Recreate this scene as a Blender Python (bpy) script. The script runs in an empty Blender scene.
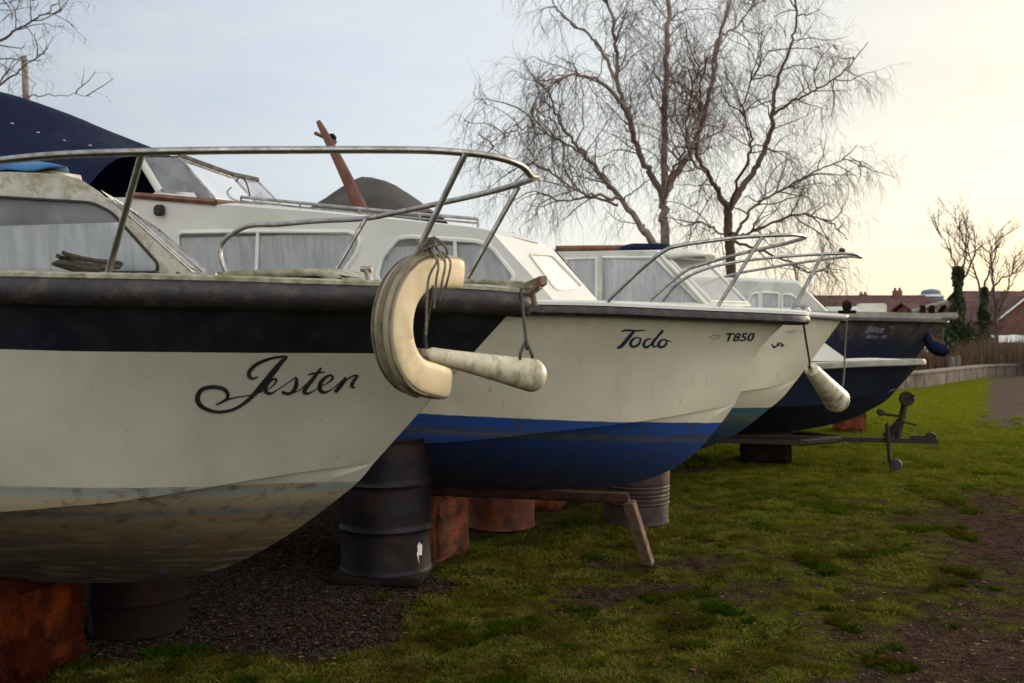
import bpy, bmesh, math, random
import numpy as np
from mathutils import Vector, Matrix
from mathutils.bvhtree import BVHTree
random.seed(7); rng = np.random.default_rng(7)
scene = bpy.context.scene
COL = scene.collection
F = 995.0; HY = 335.0; CX = 512.0; CZ = 1.6          # 35 mm lens, horizon row, eye height
CAM = Vector((0, 0, CZ))

# ------------------------------------------------------------------ basics
def ray(px, py):
    return Vector(((px-CX)/F, 1.0, -(py-HY)/F))
def wpt(px, py, Y):
    return CAM + ray(px, py)*Y
def tag(o, label=None, cat=None, group=None, kind=None):
    if label: o['label'] = label
    if cat: o['category'] = cat
    if group: o['group'] = group
    if kind: o['kind'] = kind
    return o
def empty(name, loc=(0, 0, 0), rz=0):
    o = bpy.data.objects.new(name, None); COL.objects.link(o)
    o.location = loc; o.rotation_euler = (0, 0, rz); o.empty_display_size = .2
    return o
def mesh_obj(name, verts, faces, mats, parent=None, mi=None, smooth=True):
    me = bpy.data.meshes.new(name)
    me.from_pydata([tuple(v) for v in verts], [], [tuple(f) for f in faces])
    if not isinstance(mats, (list, tuple)): mats = [mats]
    for m in mats: me.materials.append(m)
    if mi is not None: me.polygons.foreach_set('material_index', mi)
    if smooth: me.polygons.foreach_set('use_smooth', [True]*len(me.polygons))
    me.validate(); me.update()
    o = bpy.data.objects.new(name, me); COL.objects.link(o)
    if parent: o.parent = parent
    return o
def sharp(o, ang=35):
    me = o.data; bm = bmesh.new(); bm.from_mesh(me)
    bmesh.ops.recalc_face_normals(bm, faces=bm.faces)
    for e in bm.edges:
        if len(e.link_faces) == 2 and e.calc_face_angle(0) > math.radians(ang): e.smooth = False
    bm.to_mesh(me); bm.free(); return o
def pchip(pts):
    x = np.array([p[0] for p in pts], float); y = np.array([p[1] for p in pts], float)
    h = np.diff(x); d = np.diff(y)/h; m = np.zeros(len(x))
    if len(x) > 2:
        for i in range(1, len(x)-1):
            if d[i-1]*d[i] > 0:
                w1 = 2*h[i]+h[i-1]; w2 = h[i]+2*h[i-1]; m[i] = (w1+w2)/(w1/d[i-1]+w2/d[i])
    m[0], m[-1] = d[0], d[-1]
    def f(t):
        t = float(t)
        if t <= x[0]: return y[0]+m[0]*(t-x[0])*0.0
        if t >= x[-1]: return y[-1]
        i = int(np.searchsorted(x, t)-1); u = (t-x[i])/h[i]
        return (y[i]*(1+2*u)*(1-u)**2 + h[i]*m[i]*u*(1-u)**2 + y[i+1]*u*u*(3-2*u) + h[i]*m[i+1]*u*u*(u-1))
    return f
def catmull(pts, n=8, closed=False):
    P = [Vector(p) for p in pts]; out = []; N = len(P)
    rngi = range(N if closed else N-1)
    for i in rngi:
        if closed: p0, p1, p2, p3 = P[i-1], P[i], P[(i+1) % N], P[(i+2) % N]
        else: p0, p1, p2, p3 = P[max(i-1, 0)], P[i], P[i+1], P[min(i+2, N-1)]
        for k in range(n):
            t = k/n
            out.append(0.5*((2*p1)+(-p0+p2)*t+(2*p0-5*p1+4*p2-p3)*t*t+(-p0+3*p1-3*p2+p3)*t**3))
    if not closed: out.append(P[-1])
    return out
class MB:
    def __init__(s): s.v = []; s.f = []; s.m = []
    def add(s, v, f, m=0):
        o = len(s.v); s.v += [Vector(p) for p in v]; s.f += [tuple(i+o for i in q) for q in f]; s.m += [m]*len(f)
        return s
    def box(s, c, size, rz=0, m=0, bevel=0, tilt=None):
        bm = bmesh.new(); bmesh.ops.create_cube(bm, size=1)
        for v in bm.verts: v.co = Vector((v.co.x*size[0], v.co.y*size[1], v.co.z*size[2]))
        if bevel: bmesh.ops.bevel(bm, geom=bm.edges[:], offset=bevel, segments=2, affect='EDGES')
        M = Matrix.Translation(c) @ (tilt if tilt else Matrix.Rotation(rz, 4, 'Z'))
        bm.verts.ensure_lookup_table()
        s.add([M @ v.co for v in bm.verts], [[v.index for v in f.verts] for f in bm.faces], m); bm.free(); return s
    def tube(s, pts, r, n=10, m=0, closed=False, caps=True, flat=1.0):
        P = [Vector(p) for p in pts]; N = len(P)
        if not hasattr(r, '__len__'): r = [r]*N
        vs = []; up = None
        for i in range(N):
            if closed: t = P[(i+1) % N]-P[i-1]
            else: t = P[min(i+1, N-1)]-P[max(i-1, 0)]
            t.normalize()
            if up is None:
                a = Vector((0, 0, 1)) if abs(t.z) < .9 else Vector((1, 0, 0))
                up = (a - t*a.dot(t)).normalized()
            else:
                up = (up - t*up.dot(t)).normalized()
            sd = t.cross(up)
            for k in range(n):
                a = 2*math.pi*k/n
                vs.append(P[i]+(up*math.cos(a)+sd*math.sin(a)*flat)*r[i])
        fs = []
        for i in range(N if closed else N-1):
            j = (i+1) % N
            for k in range(n):
                fs.append((i*n+k, i*n+(k+1) % n, j*n+(k+1) % n, j*n+k))
        if caps and not closed:
            fs.append(tuple(range(n))[::-1]); fs.append(tuple((N-1)*n+k for k in range(n)))
        return s.add(vs, fs, m)
    def lathe(s, prof, c=(0, 0, 0), n=40, m=0, M=None):
        vs = []; fs = []; M = M or Matrix.Translation(c)
        for (r, z) in prof:
            for k in range(n):
                a = 2*math.pi*k/n; vs.append(M @ Vector((r*math.cos(a), r*math.sin(a), z)))
        for i in range(len(prof)-1):
            for k in range(n):
                fs.append((i*n+k, i*n+(k+1) % n, (i+1)*n+(k+1) % n, (i+1)*n+k))
        fs.append(tuple(range(n))[::-1]); fs.append(tuple((len(prof)-1)*n+k for k in range(n)))
        return s.add(vs, fs, m)
    def build(s, name, mats, parent=None, smooth=True, ang=35):
        o = mesh_obj(name, s.v, s.f, mats, parent, s.m, smooth)
        return sharp(o, ang) if smooth else o

# ------------------------------------------------------------------ materials
def new_mat(name):
    m = bpy.data.materials.new(name); m.use_nodes = True
    nt = m.node_tree; b = nt.nodes['Principled BSDF']
    return m, nt, b
class NT:
    def __init__(s, nt): s.nt = nt; s.n = nt.nodes; s.l = nt.links
    def node(s, t, **k):
        o = s.n.new(t)
        for a, v in k.items(): setattr(o, a, v)
        return o
    def link(s, a, b): s.l.new(a, b)
    def coord(s, scale=(1, 1, 1), out='Object'):
        tc = s.node('ShaderNodeTexCoord'); mp = s.node('ShaderNodeMapping'); mp.inputs['Scale'].default_value = scale
        s.link(tc.outputs[out], mp.inputs[0]); return mp.outputs[0]
    def noise(s, vec, scale, detail=5, rough=.6, lo=.35, hi=.65):
        n = s.node('ShaderNodeTexNoise'); n.inputs['Scale'].default_value = scale
        n.inputs['Detail'].default_value = detail; n.inputs['Roughness'].default_value = rough
        s.link(vec, n.inputs['Vector'])
        mr = s.node('ShaderNodeMapRange'); mr.inputs['From Min'].default_value = lo; mr.inputs['From Max'].default_value = hi
        s.link(n.outputs['Fac'], mr.inputs['Value']); return mr.outputs['Result']
    def mix(s, fac, a, b, mode='MIX'):
        m = s.node('ShaderNodeMix', data_type='RGBA', blend_type=mode)
        for sock, val in ((m.inputs[0], fac), (m.inputs[6], a), (m.inputs[7], b)):
            if hasattr(val, 'links') or hasattr(val, 'is_linked'): s.link(val, sock)
            elif isinstance(val, (int, float)): sock.default_value = val
            else: sock.default_value = (*val[:3], 1)
        return m.outputs[2]
    def math(s, op, a, b=0.0, c=None, clamp=False):
        m = s.node('ShaderNodeMath', operation=op); m.use_clamp = clamp
        for i, val in enumerate((a, b) if c is None else (a, b, c)):
            if isinstance(val, (int, float)): m.inputs[i].default_value = val
            else: s.link(val, m.inputs[i])
        return m.outputs[0]
    def ramp(s, fac, stops, interp='LINEAR'):
        r = s.node('ShaderNodeValToRGB'); cr = r.color_ramp; cr.interpolation = interp
        while len(cr.elements) < len(stops): cr.elements.new(.5)
        for e, (p, c) in zip(cr.elements, stops): e.position = p; e.color = (*c[:3], 1)
        s.link(fac, r.inputs[0]); return r.outputs[0]
    def bump(s, h, b, strength=.3, dist=.01):
        n = s.node('ShaderNodeBump'); n.inputs['Strength'].default_value = strength; n.inputs['Distance'].default_value = dist
        s.link(h, n.inputs['Height']); s.link(n.outputs[0], b.inputs['Normal'])
def mat(name, c1, c2=None, scale=6, rough=.6, metal=0, bump=.0, c3=None, scale3=1.5, stretch=(1, 1, 1), amt3=.6, spec=.5, bdist=.01, lo=.35, hi=.65):
    m, nt, b = new_mat(name); N = NT(nt)
    v = N.coord(stretch)
    c2 = c2 or tuple(x*.75 for x in c1)
    n1 = N.noise(v, scale, 6, lo=lo, hi=hi)
    col = N.mix(n1, c1, c2)
    if c3:
        n3 = N.noise(v, scale3, 5, lo=.5, hi=.68)
        col = N.mix(N.math('MULTIPLY', n3, amt3), col, c3)
    N.link(col, b.inputs['Base Color'])
    rr = N.node('ShaderNodeMapRange'); rr.inputs['To Min'].default_value = rough*.85; rr.inputs['To Max'].default_value = min(1, rough*1.2)
    N.link(n1, rr.inputs[0]); N.link(rr.outputs[0], b.inputs['Roughness'])
    b.inputs['Metallic'].default_value = metal
    b.inputs['Specular IOR Level'].default_value = spec
    if bump: N.bump(N.noise(v, scale*4, 5, lo=0, hi=1), b, bump, bdist)
    return m
GRP = (.60, .585, .53)
def hull_mat(name, top, wl0, wlk, stops, span, stain=(.30, .22, .12), stain_amt=.35, hang=(.45, .42, .33), streak=.3, rusty=0.0):
    """topsides colour above the painted waterline (z = wl0 + wlk*(-x)); stops give the antifoul bands below it"""
    m, nt, b = new_mat(name); N = NT(nt)
    tc = N.node('ShaderNodeTexCoord'); sp = N.node('ShaderNodeSeparateXYZ'); N.link(tc.outputs['Object'], sp.inputs[0])
    v = N.coord((1, 1, 1)); vs = N.coord((3, 3, .35)); vh = N.coord((.8, .8, 9))
    wl = N.math('MULTIPLY_ADD', sp.outputs['X'], -wlk, wl0)
    d = N.math('SUBTRACT', sp.outputs['Z'], wl)
    ns = N.noise(v, 9, 6, lo=0, hi=1)
    dn = N.math('MULTIPLY_ADD', N.math('SUBTRACT', ns, .5), .012, d)
    # topsides
    col = N.mix(N.noise(v, 1.7, 4), top, tuple(x*.86 for x in top))
    col = N.mix(N.math('MULTIPLY', N.noise(vs, 2.2, 6, lo=.55, hi=.8), streak), col, stain)
    lowd = N.math('SUBTRACT', 1.0, N.math('MULTIPLY', d, 4.5), clamp=True)
    col = N.mix(N.math('MULTIPLY', N.math('MULTIPLY', lowd, N.noise(v, 3.5, 6, lo=.3, hi=.75)), stain_amt), col, stain)
    topd = N.math('MULTIPLY', N.math('SUBTRACT', sp.outputs['Z'], 1.42), 3.2, clamp=True)
    col = N.mix(N.math('MULTIPLY', N.math('MULTIPLY', topd, N.noise(vs, 3.0, 7, lo=.35, hi=.75)), .38), col, (.34, .25, .13))
    col = N.mix(N.math('MULTIPLY', N.noise(N.coord((9, 9, .5)), 2.0, 5, lo=.66, hi=.74), .4), col, (.22, .16, .09))
    # small scuffs
    col = N.mix(N.math('MULTIPLY', N.noise(N.coord((1, 1, 4)), 26, 3, lo=.68, hi=.74), .5), col, stain)
    # below the waterline
    dm = N.math('MULTIPLY_ADD', N.math('SUBTRACT', N.noise(vh, 3, 6, lo=0, hi=1), .5), .06, dn)
    t = N.math('DIVIDE', N.math('MULTIPLY', dm, -1.0), span, clamp=True)
    anti = N.ramp(t, stops)
    anti = N.mix(N.math('MULTIPLY', N.noise(vh, 5, 7, lo=.5, hi=.62), .55), anti, hang)
    anti = N.mix(N.math('MULTIPLY', N.noise(v, 12, 8, lo=.54, hi=.66), .65), anti, (.045, .03, .02))
    anti = N.mix(N.math('MULTIPLY', N.noise(N.coord((1, 1, 3)), 4.3, 8, lo=.58, hi=.66), .7*rusty), anti, (.13, .055, .022))
    anti = N.mix(N.math('MULTIPLY', N.noise(N.coord((1.3, 1, 4)), 6.1, 8, lo=.60, hi=.66), .6*rusty), anti, (.05, .075, .12))
    isb = N.math('LESS_THAN', dn, 0.0)
    colr = N.mix(isb, col, anti)
    N.link(colr, b.inputs['Base Color'])
    rg = N.math('MULTIPLY_ADD', isb, .4, .42); N.link(rg, b.inputs['Roughness'])
    N.bump(N.math('MULTIPLY_ADD', N.noise(v, 1.6, 2, lo=0, hi=1), 2.5, N.noise(v, 45, 5, lo=0, hi=1)), b, .10, .012)
    return m
M = {}
M['steel'] = mat('stainless_steel', (.42, .41, .40), (.23, .22, .21), 22, .36, 1, .05, c3=(.16, .11, .07), scale3=9, amt3=.5)
M['white_gel'] = mat('white_gelcoat', (.66, .66, .64), (.58, .58, .55), 2.2, .4, c3=(.42, .43, .36), scale3=1.3, amt3=.35, bump=.03)
M['cream_gel'] = mat('cream_gelcoat', (.62, .60, .53), (.5, .49, .42), 3, .5, c3=(.30, .30, .18), scale3=2, amt3=.5, bump=.05)
M['green_gel'] = mat('algae_gelcoat', (.58, .58, .54), (.47, .49, .44), 4, .6, c3=(.27, .31, .2), scale3=3, amt3=.6, bump=.05)
M['lichen'] = mat('lichened_gelcoat', (.60, .59, .54), (.46, .43, .35), 14, .85, bump=.6, c3=(.24, .17, .05), scale3=11, amt3=.9, bdist=.006)
M['moss_deck'] = mat('mossy_deck', (.36, .35, .27), (.15, .15, .09), 22, .9, bump=.5, c3=(.10, .12, .03), scale3=5, amt3=.8, bdist=.006)
M['rub'] = mat('dark_rubbing_rail', (.022, .015, .019), (.009, .007, .011), 25, .52, bump=.25, c3=(.09, .07, .055), scale3=14, amt3=.45)
M['navy'] = mat('navy_gelcoat', (.0045, .005, .014), (.008, .008, .017), 6, .42, c3=(.03, .03, .035), scale3=7, amt3=.4)
M['navy_cloth'] = mat('navy_canvas', (.0030, .0055, .022), (.005, .009, .034), 9, .85, bump=.3, c3=(.010, .014, .04), scale3=2.5, amt3=.5, spec=.15)
M['blue_tarp'] = mat('blue_tarpaulin', (.006, .12, .30), (.004, .07, .20), 8, .5, bump=.3)
M['black_cloth'] = mat('black_tent_canvas', (.022, .020, .020), (.05, .045, .04), 6, .85, bump=.3, c3=(.09, .08, .06), scale3=2)
M['wood'] = mat('varnished_wood', (.17, .06, .028), (.09, .032, .015), 10, .5, bump=.2, stretch=(1, 1, .3))
M['greywood'] = mat('weathered_timber', (.20, .13, .085), (.10, .065, .045), 9, .85, bump=.5, stretch=(3, 3, .4))
M['darkwood'] = mat('dark_timber', (.018, .011, .008), (.008, .006, .005), 9, .95, spec=.1, bump=.5)  # near-black matt timber colour
M['rustblock'] = mat('rust_red_block', (.26, .052, .010), (.05, .012, .006), 7, .95, bump=.95, c3=(.014, .007, .005), scale3=3, amt3=.95, bdist=.05)
M['rust'] = mat('rusty_drum', (.20, .045, .015), (.06, .018, .010), 10, .85, bump=.5, c3=(.035, .02, .02), scale3=4, amt3=.7)
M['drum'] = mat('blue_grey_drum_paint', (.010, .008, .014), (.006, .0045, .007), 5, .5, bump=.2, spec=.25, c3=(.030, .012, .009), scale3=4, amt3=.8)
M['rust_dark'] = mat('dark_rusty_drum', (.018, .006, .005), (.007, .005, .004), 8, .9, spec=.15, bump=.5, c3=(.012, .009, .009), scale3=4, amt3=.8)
M['drum_red'] = mat('faded_maroon_drum', (.045, .016, .016), (.024, .010, .011), 7, .7, bump=.3, c3=(.03, .02, .02), scale3=4, amt3=.7)
M['dull_gel'] = mat('dull_grey_gelcoat', (.27, .26, .22), (.17, .165, .14), 5, .7, c3=(.09, .08, .06), scale3=4)
M['black'] = mat('black_rubber', (.014, .013, .013), (.025, .022, .02), 14, .7)
M['trailer'] = mat('galvanised_dirty_steel', (.012, .010, .010), (.034, .021, .015), 16, .8, .2, .2)
M['rope'] = mat('weathered_rope', (.22, .19, .14), (.10, .085, .06), 60, .95, bump=.6)
M['rope_dark'] = mat('dark_mossy_rope', (.07, .062, .045), (.035, .03, .02), 60, .95, bump=.6)
M['fender'] = mat('dirty_white_fender', (.60, .55, .42), (.46, .41, .28), 9, .42, bump=.08, c3=(.10, .08, .035), scale3=7, amt3=.9, stretch=(1, 1, 2))
M['buoy'] = mat('aged_cream_vinyl', (.66, .53, .34), (.54, .42, .26), 7, .55, bump=.15, c3=(.22, .16, .09), scale3=5, amt3=.55)
M['buoy_edge'] = mat('mouldy_vinyl_edge', (.34, .29, .20), (.20, .17, .11), 7, .7, bump=.2, c3=(.05, .045, .03), scale3=6, amt3=.8)
M['curtain'] = mat('curtain_cloth', (.92, .93, .95), (.62, .66, .70), 3, .95, stretch=(8, 8, .3))
M['blind'] = mat('grey_blind', (.27, .26, .30), (.21, .20, .24), 5, .9)
M['inside'] = mat('cabin_interior', (.10, .09, .08), (.06, .055, .05), 3, .9)
M['ink'] = mat('black_lettering', (.012, .012, .016), (.02, .02, .025), 12, .5)
M['ink_blue'] = mat('dark_blue_lettering', (.015, .025, .065), (.03, .035, .075), 12, .5)
M['ink_pale'] = mat('pale_lettering', (.34, .32, .42), (.20, .2, .28), 12, .6)
M['faded'] = mat('faded_lettering', (.30, .27, .24), (.40, .36, .3), 12, .7)
M['crackmat'] = mat('hairline_crack', (.70, .66, .52), (.5, .45, .35), 12, .7)
M['whitepaint'] = mat('white_paint', (.72, .72, .7), (.6, .6, .58), 4, .5)
def glass_mat(name, tint=(.96, .97, .98), rough=.03, ior=1.5, dirt=.30):
    m, nt, b = new_mat(name); N = NT(nt); out = nt.nodes['Material Output']; nt.nodes.remove(b)
    tr = N.node('ShaderNodeBsdfTransparent'); tr.inputs[0].default_value = (*tint, 1)
    gl = N.node('ShaderNodeBsdfGlossy'); gl.inputs['Roughness'].default_value = rough; gl.inputs[0].default_value = (.9, .9, .9, 1)
    df = N.node('ShaderNodeBsdfDiffuse'); df.inputs[0].default_value = (.72, .76, .80, 1)  # dirt film, made pale to paint extra brightness over the curtains as well
    fr = N.node('ShaderNodeFresnel'); fr.inputs[0].default_value = ior
    m1 = N.node('ShaderNodeMixShader'); N.link(N.math('MULTIPLY', fr.outputs[0], 1.2, clamp=True), m1.inputs[0]); N.link(tr.outputs[0], m1.inputs[1]); N.link(gl.outputs[0], m1.inputs[2])
    m2 = N.node('ShaderNodeMixShader'); N.link(N.math('MULTIPLY', N.noise(N.coord(), 4, 5, lo=.2, hi=.8), dirt), m2.inputs[0])
    N.link(m1.outputs[0], m2.inputs[1]); N.link(df.outputs[0], m2.inputs[2]); N.link(m2.outputs[0], out.inputs[0])
    return m
M['glass'] = glass_mat('window_glass')
M['smoke'] = glass_mat('scratched_windscreen', (.62, .63, .64), .08, 1.5, .35)

# ------------------------------------------------------------------ boats
HEAD = math.radians(14)
class Boat:
    """local axes: x = forward (bow at 0), y = port, z = up; s = distance aft of the bow, b = offset to starboard"""
    def __init__(s, name, origin, label, cat='boat', group='boats laid up ashore in a row', a=HEAD):
        s.O = Vector((origin[0], origin[1], 0)); s.a = a
        s.root = empty(name, s.O, -a); tag(s.root, label, cat, group)
        s.R = Matrix.Rotation(-a, 4, 'Z'); s.W = Matrix.Translation(s.O) @ s.R; s.Wi = s.W.inverted()
        s.cl = s.Wi @ CAM
    def lray(s, px, py): return (s.R.inverted() @ ray(px, py))
    def p(s, px, py, b):                       # point seen at a pixel on the lengthwise plane at offset b
        r = s.lray(px, py); t = (-b - s.cl.y)/r.y
        return s.cl + r*t
    def onplane(s, px, py, P, Nn):
        r = s.lray(px, py); t = (P-s.cl).dot(Nn)/r.dot(Nn); return s.cl + r*t
    def oncurve(s, px, py, bf, smax=9):        # on the vertical surface b = bf(s)
        lo, hi = 0.0, smax
        def f(q):
            w = s.W @ Vector((-q, -bf(q), 0)); return CX+F*w.x/w.y
        for _ in range(50):
            mid = (lo+hi)/2
            if f(mid) > px: lo = mid
            else: hi = mid
        q = (lo+hi)/2; w = s.W @ Vector((-q, -bf(q), 0))
        return q, CZ-(py-HY)*w.y/F
    def curve_z(s, pix, bf, extra=(), pre=()):
        pts = list(pre)+[s.oncurve(px, py, bf) for px, py in pix]+list(extra)
        pts.sort(); out = []
        for q in pts:
            if not out or q[0] > out[-1][0]+1e-3: out.append(q)
        return pchip(out)
    def hull(s, L, bs, sheer_px, bc, chine_px, stem_px, zk_aft, zs_aft, zc_aft, mats, band=0.0, N=56, flare=.05, rail=None, deck='moss_deck', camber=.05, ledge=.022, rake=()):
        s.L = L; s.bs = bsf = pchip(bs); sc0 = None
        s.zs = zs = s.curve_z(sheer_px, bsf, [(L, zs_aft)])
        st = [( -s.p(px, py, 0).x, s.p(px, py, 0).z) for px, py in stem_px]
        sc0, zc0 = st[0]
        bcf = pchip([(sc0+q, b) for q, b in bc])
        zc = s.curve_z(chine_px, bcf, [(L, zc_aft)], [(sc0, zc0)])
        zk = pchip(st+[(max(L*.55, st[-1][0]+.5), zk_aft), (L, zk_aft+.02)])
        rk = pchip([(0, 0)]+list(rake)+[(1, 0)]) if rake else (lambda v: 0)
        rows = 13; V = []; Fs = []; mi = []
        us = [(i/(N-1))**1.7 for i in range(N)]
        kz = rows-4     # rows 0..kz-1 topsides, then bottom to keel
        for side in (1, -1):
            base = len(V)
            for u in us:
                ss = L*u; S = Vector((-ss, -bsf(ss), zs(ss)))
                sc = sc0+(L-sc0)*u; C = Vector((-sc, -bcf(sc), zc(sc)))
                K = Vector((-sc, 0, zk(sc)))
                H = max(.05, S.z-C.z); vb = band/H if band else 1/(kz-1)
                for j in range(kz):
                    v = 0 if j == 0 else vb+(1-vb)*(j-1)/(kz-2)
                    P = S.lerp(C, v); fl = flare*4*v*(1-v)*(1-u)**1.5; P.x -= rk(v)*(1-u)**14
                    P.y += fl*min(1, u*12)
                    if j == kz-1: P = C
                    V.append((P.x, P.y*side, P.z))
                for j in range(1, rows-kz+1):
                    v = (j-1)/(rows-kz-1) if j > 1 else 0; P = C.lerp(K, v)
                    if j == 1: P = C+Vector((0, min(ledge, -C.y*.5), .004))
                    if j == 1: V.append((P.x, P.y*side, P.z)); continue; P.z -= .03*4*v*(1-v)*min(1, u*10)
                    P.y = -max(0, -P.y)
                    V.append((P.x, P.y*side, P.z))
            for i in range(N-1):
                for j in range(rows-1):
                    q = [base+i*rows+j, base+i*rows+j+1, base+(i+1)*rows+j+1, base+(i+1)*rows+j]
                    if side == -1: q = q[::-1]
                    Fs.append(tuple(q)); mi.append(1 if (band and j == 0) else 0)
        # transom
        a0 = (N-1)*rows; b0 = N*rows+(N-1)*rows
        for j in range(rows-1):
            Fs.append((a0+j, a0+j+1, b0+j+1, b0+j)); mi.append(0)
        bm = bmesh.new(); me = bpy.data.meshes.new('hull')
        me.from_pydata(V, [], Fs); me.polygons.foreach_set('material_index', mi)
        bm.from_mesh(me); bmesh.ops.remove_doubles(bm, verts=bm.verts, dist=.0008)
        bmesh.ops.dissolve_degenerate(bm, edges=bm.edges, dist=.0008)
        bmesh.ops.recalc_face_normals(bm, faces=bm.faces)
        for f in bm.faces: f.smooth = True
        bm.edges.ensure_lookup_table()
        for e in bm.edges:
            if len(e.link_faces) == 2 and e.calc_face_angle(0) > math.radians(16): e.smooth = False
        bm.to_mesh(me); 
        s.bvh = BVHTree.FromBMesh(bm); bm.free()
        for m in mats: me.materials.append(m)
        s.hullo = bpy.data.objects.new('hull', me); COL.objects.link(s.hullo); s.hullo.parent = s.root
        # deck
        mb = MB(); nb = 12; vs = []
        ds = [max(.004, L*u) for u in us]
        for q in ds:
            hb = bsf(q)-.004
            for k in range(nb+1):
                y = hb*(2*k/nb-1); vs.append((-q-.003, y, zs(q)-.006+camber*(1-(y/max(hb, .01))**2)*min(1, hb/.5)))
        fs = [(i*(nb+1)+k, i*(nb+1)+k+1, (i+1)*(nb+1)+k+1, (i+1)*(nb+1)+k) for i in range(len(ds)-1) for k in range(nb)]
        mb.add(vs, fs); s.decko = mb.build('deck', M[deck], s.root)
        s.camber = camber
        if rail: s.rail(*rail)
        return s
    def deckz(s, q, b):
        hb = s.bs(q); return s.zs(q)-.006+s.camber*max(0, 1-(b/hb)**2)
    def rail(s, prof, matname, name='rubbing_rail', splits=None):
        """prof: list of (outward, down) section points, swept along both sheers and round the stem"""
        pts = []
        qs = [s.L*(i/70)**1.6 for i in range(71)]
        for q in qs[::-1]: pts.append((q, 1))
        for q in qs[1:]: pts.append((q, -1))
        P = [Vector((-q, -s.bs(q)*sd, s.zs(q))) for q, sd in pts]
        n = len(P); k = len(prof); vs = []
        for i in range(n):
            t = P[min(i+1, n-1)]-P[max(i-1, 0)]; t.z = 0; t.normalize()
            o = Vector((t.y, -t.x, 0))
            for (out, dn) in prof: vs.append(P[i]+o*out+Vector((0, 0, -dn)))
        fs = [(i*k+j, i*k+(j+1) % k, (i+1)*k+(j+1) % k, (i+1)*k+j) for i in range(n-1) for j in range(k)]
        fs += [tuple(range(k)), tuple((n-1)*k+j for j in range(k))[::-1]]
        mb = MB(); mb.add(vs, fs); return mb.build(name, M[matname], s.root, ang=40)
    # decals on the starboard hull side
    def hit(s, px, py, off=.003):
        r = s.lray(px, py).normalized()
        loc, nrm, idx, d = s.bvh.ray_cast(s.cl, r)
        if loc is None: return None
        if nrm.dot(r) > 0: nrm = -nrm
        return loc+nrm*off
    def decal(s, name, verts2d, faces, m, off=.003, parent=None):
        vs = []; ok = []
        for (x, y) in verts2d:
            h = s.hit(x, y, off); ok.append(h is not None); vs.append(h or Vector((0, 0, 0)))
        fs = [f for f in faces if all(ok[i] for i in f)]
        return mesh_obj(name, vs, fs, m, parent or s.root, smooth=False)
    def strokes(s, name, strokes, m, off=.003, n=10):
        V = []; Fc = []
        for st in strokes:
            pts = catmull([(a, b, w) for a, b, w in st], n)
            o = len(V)
            for i, q in enumerate(pts):
                t = pts[min(i+1, len(pts)-1)]-pts[max(i-1, 0)]; l = math.hypot(t.x, t.y) or 1
                nx, ny = -t.y/l, t.x/l; w = max(.12, q.z)/2
                V += [(q.x+nx*w, q.y+ny*w), (q.x-nx*w, q.y-ny*w)]
            for i in range(len(pts)-1): Fc.append((o+2*i, o+2*i+1, o+2*i+3, o+2*i+2))
        return s.decal(name, V, Fc, m, off)
    def text(s, name, body, x, y, h, m, shear=.25, w=1.0, slope=0.0, off=.003, bold=0.0):
        cu = bpy.data.curves.new('t', 'FONT'); cu.body = body; cu.size = 1; cu.shear = shear; cu.resolution_u = 3; cu.offset = bold
        to = bpy.data.objects.new('t', cu); COL.objects.link(to)
        dg = bpy.context.evaluated_depsgraph_get(); me = to.evaluated_get(dg).to_mesh()
        V = [(x+v.co.x*h*w/.7, y-v.co.y*h/.7+slope*v.co.x*h*w/.7) for v in me.vertices]; Fc = [tuple(p.vertices) for p in me.polygons]
        o = s.decal(name, V, Fc, m, off); bpy.data.objects.remove(to); bpy.data.curves.remove(cu); return o
def round_poly(pts, r, n=5):
    out = []; N = len(pts)
    for i in range(N):
        p = Vector(pts[i]).to_2d(); a = Vector(pts[i-1]).to_2d(); c = Vector(pts[(i+1) % N]).to_2d()
        rr = min(r, (a-p).length*.45, (c-p).length*.45)
        A = p+(a-p).normalized()*rr; C = p+(c-p).normalized()*rr
        for k in range(n+1):
            t = k/n; q = A*(1-t)**2+p*2*t*(1-t)+C*t*t; out.append((q.x, q.y))
    return out
def panel(name, outer, holes, m, parent, thick=None):
    """flat panel with holes; outer and holes are 3-D loops on one plane"""
    bm = bmesh.new(); es = []
    for lp in [outer]+holes:
        vs = [bm.verts.new(p) for p in lp]
        for i in range(len(vs)): es.append(bm.edges.new((vs[i-1], vs[i])))
    bmesh.ops.triangle_fill(bm, edges=es, use_beauty=True)
    me = bpy.data.meshes.new(name); bm.to_mesh(me); bm.free(); me.materials.append(m)
    o = bpy.data.objects.new(name, me); COL.objects.link(o); o.parent = parent; return o
def side_plane(b0, z0, k):
    """starboard cabin side leaning inboard by k: b = b0 - k*(z-z0)"""
    Nn = Vector((0, -1, -k)).normalized(); return Vector((0, -b0, z0)), Nn
def plane3(a, b, c):
    Nn = (b-a).cross(c-a).normalized(); return a, Nn
mir = lambda p: Vector((p.x, -p.y, p.z))
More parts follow.
